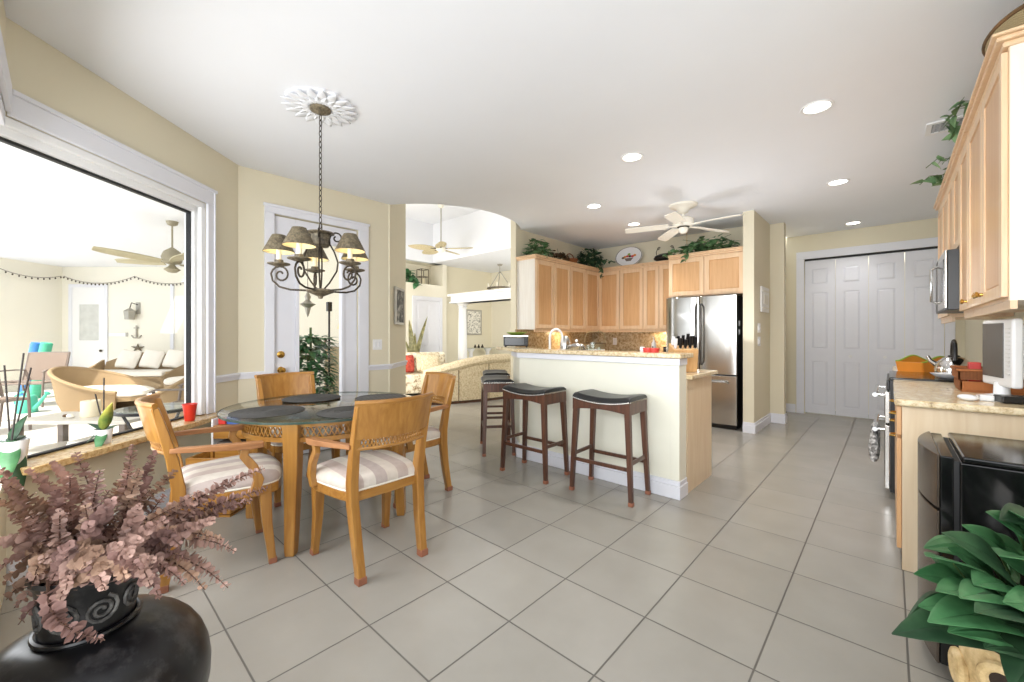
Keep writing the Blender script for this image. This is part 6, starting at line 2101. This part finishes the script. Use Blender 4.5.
# string lights along the far wall
sl = thing('string_lights', 'string of small bulbs swagged along the far sunroom wall', 'string lights', V(-9.0, 9.9, 2.6))
so_ = V(-9.0, 9.9, 2.6)
def swag(l0, l1, z0, z1, sag, n):
    return [V(l0 + (l1 - l0) * i / n, 9.9, z0 + (z1 - z0) * i / n - sag * 4 * (i / n) * (1 - i / n)) - so_ for i in range(n + 1)]
wire, bul = MB(), MB()
for seg in ((-10.75, -9.05, 2.62, 2.62, .17), (-9.05, -7.4, 2.62, 2.6, .17)):
    pts = swag(seg[0], seg[1], seg[2], seg[3], seg[4], 18)
    wire.tube([tuple(q) for q in pts], 0.007, 5)
    for q in pts:
        bul.blob((q.x, q.y, q.z - 0.03), (0.015, 0.015, 0.022), 8, 6)
pts = [V(-10.82, 8.7 + 1.2 * i / 10, 2.62 - 0.10 * 4 * (i / 10) * (1 - i / 10)) - so_ for i in range(11)]
wire.tube([tuple(q) for q in pts], 0.007, 5)
for q in pts:
    bul.blob((q.x, q.y, q.z - 0.03), (0.015, 0.015, 0.022), 8, 6)
obj('wire', wire, 'patio', sl)
obj('bulbs', bul, 'bronze_dark', sl)['kind'] = 'stuff'

def sling_chair(label, loc, rot, fabric='sling'):
    t = thing('patio_chair', label, 'chair', loc, rot, 'sling chairs in the sunroom')
    obj('seat', MB().slab([[(x, -0.27, 0.42), (x, 0.0, 0.39), (x, 0.24, 0.40)] for x in (-0.27, 0, 0.27)], 0.012), fabric, t, smooth=True)
    obj('backrest', MB().slab([[(x, 0.24, 0.42), (x, 0.30, 0.62), (x, 0.38, 0.90)] for x in (-0.27, 0, 0.27)], 0.012), fabric, t, smooth=True)
    for s in (-1, 1):
        obj('leg', MB().tube([(s * 0.30, -0.29, 0), (s * 0.295, -0.27, 0.40), (s * 0.295, -0.24, 0.61)], 0.016, 8), 'patio', t, smooth=True)
        obj('leg', MB().tube([(s * 0.30, 0.34, 0), (s * 0.29, 0.24, 0.40), (s * 0.285, 0.31, 0.62), (s * 0.285, 0.39, 0.91)], 0.016, 8), 'patio', t, smooth=True)
        obj('arm', MB().tube([(s * 0.295, -0.27, 0.60), (s * 0.30, -0.22, 0.625), (s * 0.295, 0.10, 0.62), (s * 0.288, 0.30, 0.60)], 1.0, 4, flat=(0.034, 0.014)), 'patio', t, bevel=0.004)
        obj('side_rail', MB().tube([(s * 0.29, -0.27, 0.41), (s * 0.29, 0.24, 0.40)], 0.014, 8), 'patio', t)
    obj('front_rail', MB().tube([(-0.29, -0.27, 0.40), (0.29, -0.27, 0.40)], 0.014, 8), 'patio', t)
    obj('top_rail', MB().tube([(-0.285, 0.388, 0.905), (0.285, 0.388, 0.905)], 0.016, 8), 'patio', t)
    return t
pch = sling_chair('taupe sling patio chair at the far left of the sunroom', V(-8.36, 7.2, ZF), YAW + R(18))
dup(pch, V(-6.62, 5.15, ZF), YAW + R(75), 'taupe sling patio chair nearer the glass, cut off by the frame edge')
dup(pch, V(-3.78, 4.88, ZF), YAW + R(-75), 'taupe sling patio chair against the window jamb behind the red cup')
# pool noodles standing behind the chair
for k, (l, m_, lab) in enumerate(((-9.36, 'blue', 'blue pool noodle leaning behind the far patio chair'), (-9.17, 'green', 'mint green pool noodle leaning behind the far patio chair'))):
    a, c2 = V(l - 0.10, 8.0, ZF), V(l + 0.10, 8.05, 1.06)
    ax = (c2 - a).normalized()
    e1 = ax.orthogonal().normalized()
    e2 = ax.cross(e1)
    secs = []
    for (s, r) in ((0.0, 0.075), (0.02, 0.085), (0.98, 0.085), (1.0, 0.075)):
        secs.append([tuple(a.lerp(c2, s) + (e1 * math.cos(2 * PI * j / 16) + e2 * math.sin(2 * PI * j / 16)) * r) for j in range(16)])
    single('pool_noodle', MB().sweep(secs), m_, lab, 'pool noodle', 'pool noodles in the sunroom', smooth=True)
# watering can
wc = thing('watering_can', 'teal plastic watering can on the sunroom floor by the chair', 'watering can', V(-7.70, 6.55, ZF), YAW)
obj('body', MB().lathe([(0.0, 0), (0.12, 0), (0.125, 0.02), (0.115, 0.24), (0.09, 0.27), (0.06, 0.27), (0.0, 0.26)], 28), 'teal', wc, smooth=True)
obj('spout', MB().tube([(0.10, 0, 0.05), (0.20, 0, 0.15), (0.31, 0, 0.29)], [0.035, 0.026, 0.02], 10), 'teal', wc, smooth=True)
obj('rose', MB().at(Matrix.Translation((0.315, 0, 0.295)) @ Matrix.Rotation(R(45), 4, 'Y')).lathe([(0.02, -0.01), (0.04, 0.02), (0.0, 0.03)], 16), 'teal', wc, smooth=True)
obj('handle', MB().tube([(-0.10, 0, 0.08), (-0.19, 0, 0.14), (-0.19, 0, 0.26), (-0.06, 0, 0.33), (0.06, 0, 0.26)], 0.014, 8), 'teal', wc, smooth=True)
# wicker lounge seats: curved shells
def wicker_shell(label, loc, rot, w, dp, h, name='wicker_armchair', cat='chair', mat='wicker'):
    t = thing(name, label, cat, loc, rot)
    n = 28
    rows_o = []
    for i in range(n + 1):
        a = R(-40) + R(260) * i / n
        s = math.sin(R(-40) + R(260) * i / n)
        hh = 0.40 + (h - 0.40) * max(0, (s + 0.64) / 1.64) ** 1.2
        x, y = w / 2 * math.cos(a), dp / 2 * math.sin(a)
        rows_o.append([(x * 0.78, y * 0.78, 0.02), (x * 0.93, y * 0.93, 0.25), (x, y, 0.40 + (hh - .40) * .5), (x * 1.06, y * 1.06, hh)])
    obj('shell', MB().slab(rows_o, 0.035), mat, t, smooth=True)
    obj('rim', MB().tube([r[-1] for r in rows_o], 0.028, 8), mat, t, smooth=True)
    out = [(w / 2 * .88 * math.cos(2 * PI * k / 24), dp / 2 * .88 * math.sin(2 * PI * k / 24)) for k in range(24)]
    obj('seat_deck', MB().prism(out, 0.26, 0.32), mat, t)
    secs = [[(x * s, y * s, z) for x, y in out] for z, s in ((0.322, .96), (0.35, 1.0), (0.40, .98), (0.43, .85), (0.44, .4))]
    obj('seat_cushion', MB().sweep(secs), 'cushion', t, smooth=True)
    return t
wicker_shell('round wicker tub chair with pale seat in front of far wall', V(-6.1, 7.85, ZF), YAW + R(-20), 1.0, 0.9, 0.80)
wicker_shell('long low wicker lounge with curved rim in mid sunroom', V(-6.15, 6.3, ZF), YAW + R(84), 0.85, 1.55, 0.72, 'wicker_lounge', 'lounge chair')
wicker_shell('wicker tub chair nearest the window jamb in the sunroom', V(-4.78, 5.95, ZF), YAW + R(-60), 0.9, 0.85, 0.86)
ws = thing('wicker_sofa', 'wicker sofa with sloping arms against the far sunroom wall', 'sofa', V(-8.15, 8.9, ZF), YAW + R(8))
obj('base', MB().box(-0.85, -0.4, 0.04, 0.85, 0.4, 0.36), 'wicker', ws, bevel=0.03)
obj('backrest', MB().slab([[(-0.85 + 1.7 * i / 10, 0.34, 0.34), (-0.85 + 1.7 * i / 10, 0.46, 0.62 + 0.22 * math.sin(PI * i / 10))] for i in range(11)], 0.05), 'wicker', ws, smooth=True)
for s in (-1, 1):
    obj('armrest', MB().slab([[(s * 0.86, -0.42 + 0.84 * i / 8, 0.10), (s * 0.90, -0.42 + 0.84 * i / 8, 0.46 + 0.22 * (i / 8) ** 2)] for i in range(9)], 0.05), 'wicker', ws, smooth=True)
obj('seat_cushion', MB().box(-0.80, -0.40, 0.362, 0.80, 0.32, 0.47), 'cushion', ws, bevel=0.04)
wm = ws.matrix_basis
for x, lab in ((-0.25, 'pale back cushion at the left of the wicker sofa'), (0.22, 'pale back cushion in the middle of the wicker sofa'), (0.68, 'pale back cushion at the right of the wicker sofa')):
    cushion('back_cushion', lab, wm @ TZ((x, 0.20, 0.70)) @ Matrix.Rotation(R(-22), 4, 'X') @ Matrix.Rotation(R(8), 4, 'Y'), 0.44, 0.44, 0.13, 'cushion', group='wicker sofa cushions')
# coffee table and things on it
ct = thing('coffee_table', 'low pale topped sunroom table just outside the bay window', 'table', V(-4.20, 4.13, ZF), YAW)
obj('top', MB().box(-0.55, -0.24, 0.385, 0.55, 0.24, 0.42), 'tablewhite', ct, bevel=0.006)
for x in (-0.51, 0.51):
    for y in (-0.2, 0.2):
        obj('leg', MB().box(x - 0.03, y - 0.03, 0, x + 0.03, y + 0.03, 0.384), 'patio', ct, bevel=0.004)
obj('shelf', MB().box(-0.5, -0.2, 0.10, 0.5, 0.2, 0.12), 'tablewhite', ct)
cm = ct.matrix_basis
p = cm @ Vector((0.005, -0.02, 0.421))
cj = thing('pillar_candle', 'thick cream pillar candle on the low sunroom table', 'candle', p)
obj('wax', MB().lathe([(0.0, 0.0), (0.073, 0.0), (0.075, 0.01), (0.075, 0.15), (0.068, 0.157), (0.0, 0.145)], 32), 'wax', cj, smooth=True)
obj('wick', MB().tube([(0, 0, 0.14), (0.002, 0, 0.165)], 0.0025, 5), 'stake', cj)
for k, (x, y, r, lab) in enumerate(((-0.14, -0.08, 0.026, 'small pale shell left of the pillar candle'), (-0.09, -0.12, 0.022, 'smaller pale shell close to the pillar candle'), (-0.20, -0.06, 0.02, 'dark little shell farthest left of the pillar candle'))):
    q = cm @ Vector((x, y, 0.421 + r * .7))
    b = MB().at(TZ(q, k * 1.1)).blob((0, 0, 0), (r * 1.4, r, r * .7), 14, 8)
    for j in range(5):
        b.blob((r * (-.6 + .35 * j), 0, r * .35), (r * .16, r * .8, r * .35), 8, 6)
    single('sea_shell', b, 'cushion' if k < 2 else 'leaf_brown', lab, 'shell', 'shells on the sunroom table', smooth=True)
for k in range(4):
    single('newspaper', MB().at(cm).box(-0.10 + .01 * k, -0.17, 0.121 + 0.022 * k, 0.26 - .01 * k, 0.12, 0.141 + 0.022 * k), 'paper' if k % 2 else 'ceramic',
           ('lowest', 'second', 'third', 'topmost')[k] + ' folded newspaper in the pile under the sunroom table', 'newspaper', 'newspapers under the table', bevel=0.004)
# round side table with plate
rt_ = thing('side_table', 'round white sunroom table between the wicker seats', 'table', V(-5.15, 6.95, ZF))
obj('top', MB().lathe([(0.0, 0.50), (0.30, 0.50), (0.31, 0.515), (0.30, 0.53), (0.0, 0.53)], 36), 'white', rt_, smooth=True)
obj('pedestal', MB().lathe([(0.2, 0), (0.2, 0.02), (0.04, 0.06), (0.04, 0.49)], 20), 'patio', rt_, smooth=True)
single('white_candle', MB().lathe([(0.0, 0), (0.05, 0), (0.05, 0.13), (0.0, 0.13)], 20, tuple(V(-5.05, 7.0, ZF + 0.531))), 'wax', 'short white candle on the round sunroom table', 'candle', smooth=True)
single('glass_bowl', MB().lathe([(0.0, 0), (0.05, 0.0), (0.10, 0.03), (0.096, 0.034), (0.05, 0.008), (0.0, 0.008)], 24, tuple(V(-5.28, 6.88, ZF + 0.531))), 'clear', 'clear shallow bowl on the round sunroom table', 'bowl', smooth=True)
# bistro table by the jamb with a small succulent
bt = thing('bistro_table', 'dark framed small sunroom table behind the chair back', 'table', V(-3.12, 3.60, ZF))
obj('top', MB().lathe([(0.0, 0.585), (0.26, 0.585), (0.26, 0.60), (0.0, 0.60)], 32), 'tableglass', bt)
obj('ring', MB().tube([(0.26 * math.cos(2 * PI * k / 32), 0.26 * math.sin(2 * PI * k / 32), 0.58) for k in range(32)], 0.014, 8, closed=True), 'black', bt, smooth=True)
for k in range(3):
    a = 2 * PI * k / 3
    obj('leg', MB().tube([(0.25 * math.cos(a), 0.25 * math.sin(a), 0), (0.10 * math.cos(a), 0.10 * math.sin(a), 0.3), (0.24 * math.cos(a), 0.24 * math.sin(a), 0.57)], 0.012, 8), 'black', bt, smooth=True)
p = V(-3.07, 3.52, ZF + 0.601)
sc2 = thing('succulent', 'tiny green succulent in a dark pot on the bistro table', 'plant', p)
obj('pot', MB().lathe([(0.0, 0), (0.03, 0), (0.04, 0.05), (0.0, 0.048)], 18), 'black', sc2, smooth=True)
b = MB()
for k in range(14):
    a = k * 2.4
    b.leaf((0, 0, 0.045), (math.cos(a), math.sin(a), 0.3 + 0.1 * (k % 4)), (0, 0, 1), 0.055, 0.03, droop=-.1, fold=.2, n=4)
obj('leaves', b, 'leaf', sc2)
# wall ornaments on the far wall
wl = thing('wall_sconce', 'pewter lantern sconce on the far sunroom wall right of door', 'wall lamp', V(-9.05, 9.999, 1.70), YAW)
obj('back_plate', MB().box(-0.05, -0.02, 0.02, 0.05, -0.001, 0.30), 'frame_silver', wl, bevel=0.005)
obj('lantern', MB().at(Matrix.Translation((-0.08, -0.14, 0.0))).lathe([(0.0, -0.12), (0.10, -0.12), (0.12, 0.08), (0.04, 0.14), (0.0, 0.16)], 6), 'frame_silver', wl)
obj('bracket', MB().tube([(0.0, -0.02, 0.24), (-0.04, -0.14, 0.28), (-0.08, -0.14, 0.15)], 0.012, 6), 'bronze_dark', wl, smooth=True)
sg = thing('wall_plaque', 'narrow white plaque beside the white sunroom door', 'plaque', V(-9.50, 9.999, 1.22), YAW)
obj('board', MB().box(-0.26, -0.02, -0.045, 0.20, -0.001, 0.045), 'white', sg, bevel=0.006)
obj('end_caps', MB().box(0.16, -0.028, -0.05, 0.20, -0.018, 0.05), 'frame_silver', sg)
sf = thing('wall_ornament', 'dark starfish ornament low on the far sunroom wall', 'wall decoration', V(-9.05, 9.995, 0.90), YAW)
b = MB()
for k in range(5):
    a = 2 * PI * k / 5 + 0.3
    b.tube([(0, -0.02, 0), (0.16 * math.cos(a), -0.015, 0.16 * math.sin(a) * .6)], [0.035, 0.008], 8)
obj('star', b, 'bronze', sf, smooth=True)
an = thing('wall_ornament', 'grey anchor shaped ornament between the sconce and starfish', 'wall decoration', V(-9.08, 9.995, 1.28), YAW)
b = MB()
b.tube([(0, -0.02, -0.14), (0, -0.02, 0.16)], 0.016, 8).tube([(-0.12, -0.02, -0.08), (-0.06, -0.02, -0.14), (0.06, -0.02, -0.14), (0.12, -0.02, -0.08)], 0.016, 8).tube([(-0.06, -0.02, 0.10), (0.06, -0.02, 0.10)], 0.012, 8)
obj('anchor', b, 'frame_silver', an, smooth=True)

# behind the door pane
p = V(-2.44, 5.0, ZF)
ppot = thing('potted_bush', 'dense green potted bush seen through the door pane', 'plant', p)
obj('pot', MB().lathe([(0.0, 0), (0.15, 0), (0.2, 0.12), (0.22, 0.40), (0.24, 0.44), (0.21, 0.45), (0.0, 0.42)], 28), 'bronze', ppot, smooth=True)
b = MB()
rnd = random.Random(12)
for i in range(700):
    a = rnd.uniform(0, 2 * PI)
    z = rnd.uniform(0.5, 1.22)
    r = 0.24 * math.sqrt(rnd.random()) * (1.1 - 0.35 * (z - .5))
    d = (math.cos(a), math.sin(a), rnd.uniform(-.4, .7))
    b.leaf((r * math.cos(a), r * math.sin(a), z), d, (0, 0, 1), 0.13, 0.075, droop=.3, n=4)
obj('foliage', b, 'leaf', ppot)['kind'] = 'stuff'
obj('trunk', MB().tube([(0, 0, 0.40), (0.02, 0, 0.8), (0.0, 0.0, 1.22), (0.0, 0, 1.32)], 0.014, 6), 'stem', ppot)
p = V(-2.49, 5.62, ZF)
tr = thing('tripod_stand', 'black tripod stand with small head seen through the door pane', 'tripod', p)
obj('column', MB().tube([(0, 0, 0.62), (0, 0, 1.56)], 0.014, 8), 'black', tr)
obj('head', MB().box(-0.035, -0.03, 1.55, 0.035, 0.03, 1.68), 'gloss_black', tr, bevel=0.01)
obj('collar', MB().lathe([(0.025, 0.58), (0.03, 0.62), (0.02, 0.68)], 12), 'black', tr)
for k in range(3):
    a = YAW + 2 * PI * k / 3 + R(30)
    obj('leg', MB().tube([(0.02 * math.cos(a), 0.02 * math.sin(a), 0.62), (0.22 * math.cos(a), 0.22 * math.sin(a), 0.0)], 0.012, 8), 'black', tr)
cn = thing('console_table', 'narrow wicker fronted console behind the door pane', 'table', (-5.95, 2.87, ZF))
obj('top', MB().box(-0.5, -0.17, 1.06, 0.5, 0.17, 1.10), 'tablewhite', cn, bevel=0.004)
obj('front_panel', MB().box(-0.46, -0.14, 0.08, 0.46, 0.14, 1.058), 'basketgrey', cn)
for x in (-0.44, 0.44):
    for y in (-0.11, 0.11):
        obj('leg', MB().box(x - 0.03, y - 0.03, 0, x + 0.03, y + 0.03, 0.079), 'patio', cn)
q = pix(333.5, 344, 6.05)
tl = thing('table_lamp', 'small brass lamp with cream shade on the console', 'lamp', (q.x, 2.85, ZF + 1.101))
obj('base', MB().lathe([(0.0, 0), (0.05, 0), (0.05, 0.015), (0.02, 0.04), (0.03, 0.10), (0.015, 0.16), (0.012, 0.24)], 20), 'brass', tl, smooth=True)
obj('shade', MB().lathe([(0.10, 0.22), (0.045, 0.38), (0.043, 0.38), (0.097, 0.22)], 24, caps=False), 'shade_in', tl, smooth=True)
q = V(-2.45, 4.95, 0)
ho = thing('hanging_ornament', 'carved pewter drop ornament hanging behind the door pane', 'ornament', (q.x, q.y, 0))
obj('cord', MB().tube([(0, 0, 1.72), (0, 0, 2.858)], 0.004, 5), 'patio', ho)
obj('drop', MB().lathe([(0.0, 1.42), (0.02, 1.47), (0.035, 1.54), (0.09, 1.58), (0.05, 1.60), (0.025, 1.63), (0.035, 1.67), (0.012, 1.72), (0.0, 1.73)], 16), 'frame_silver', ho, smooth=True)
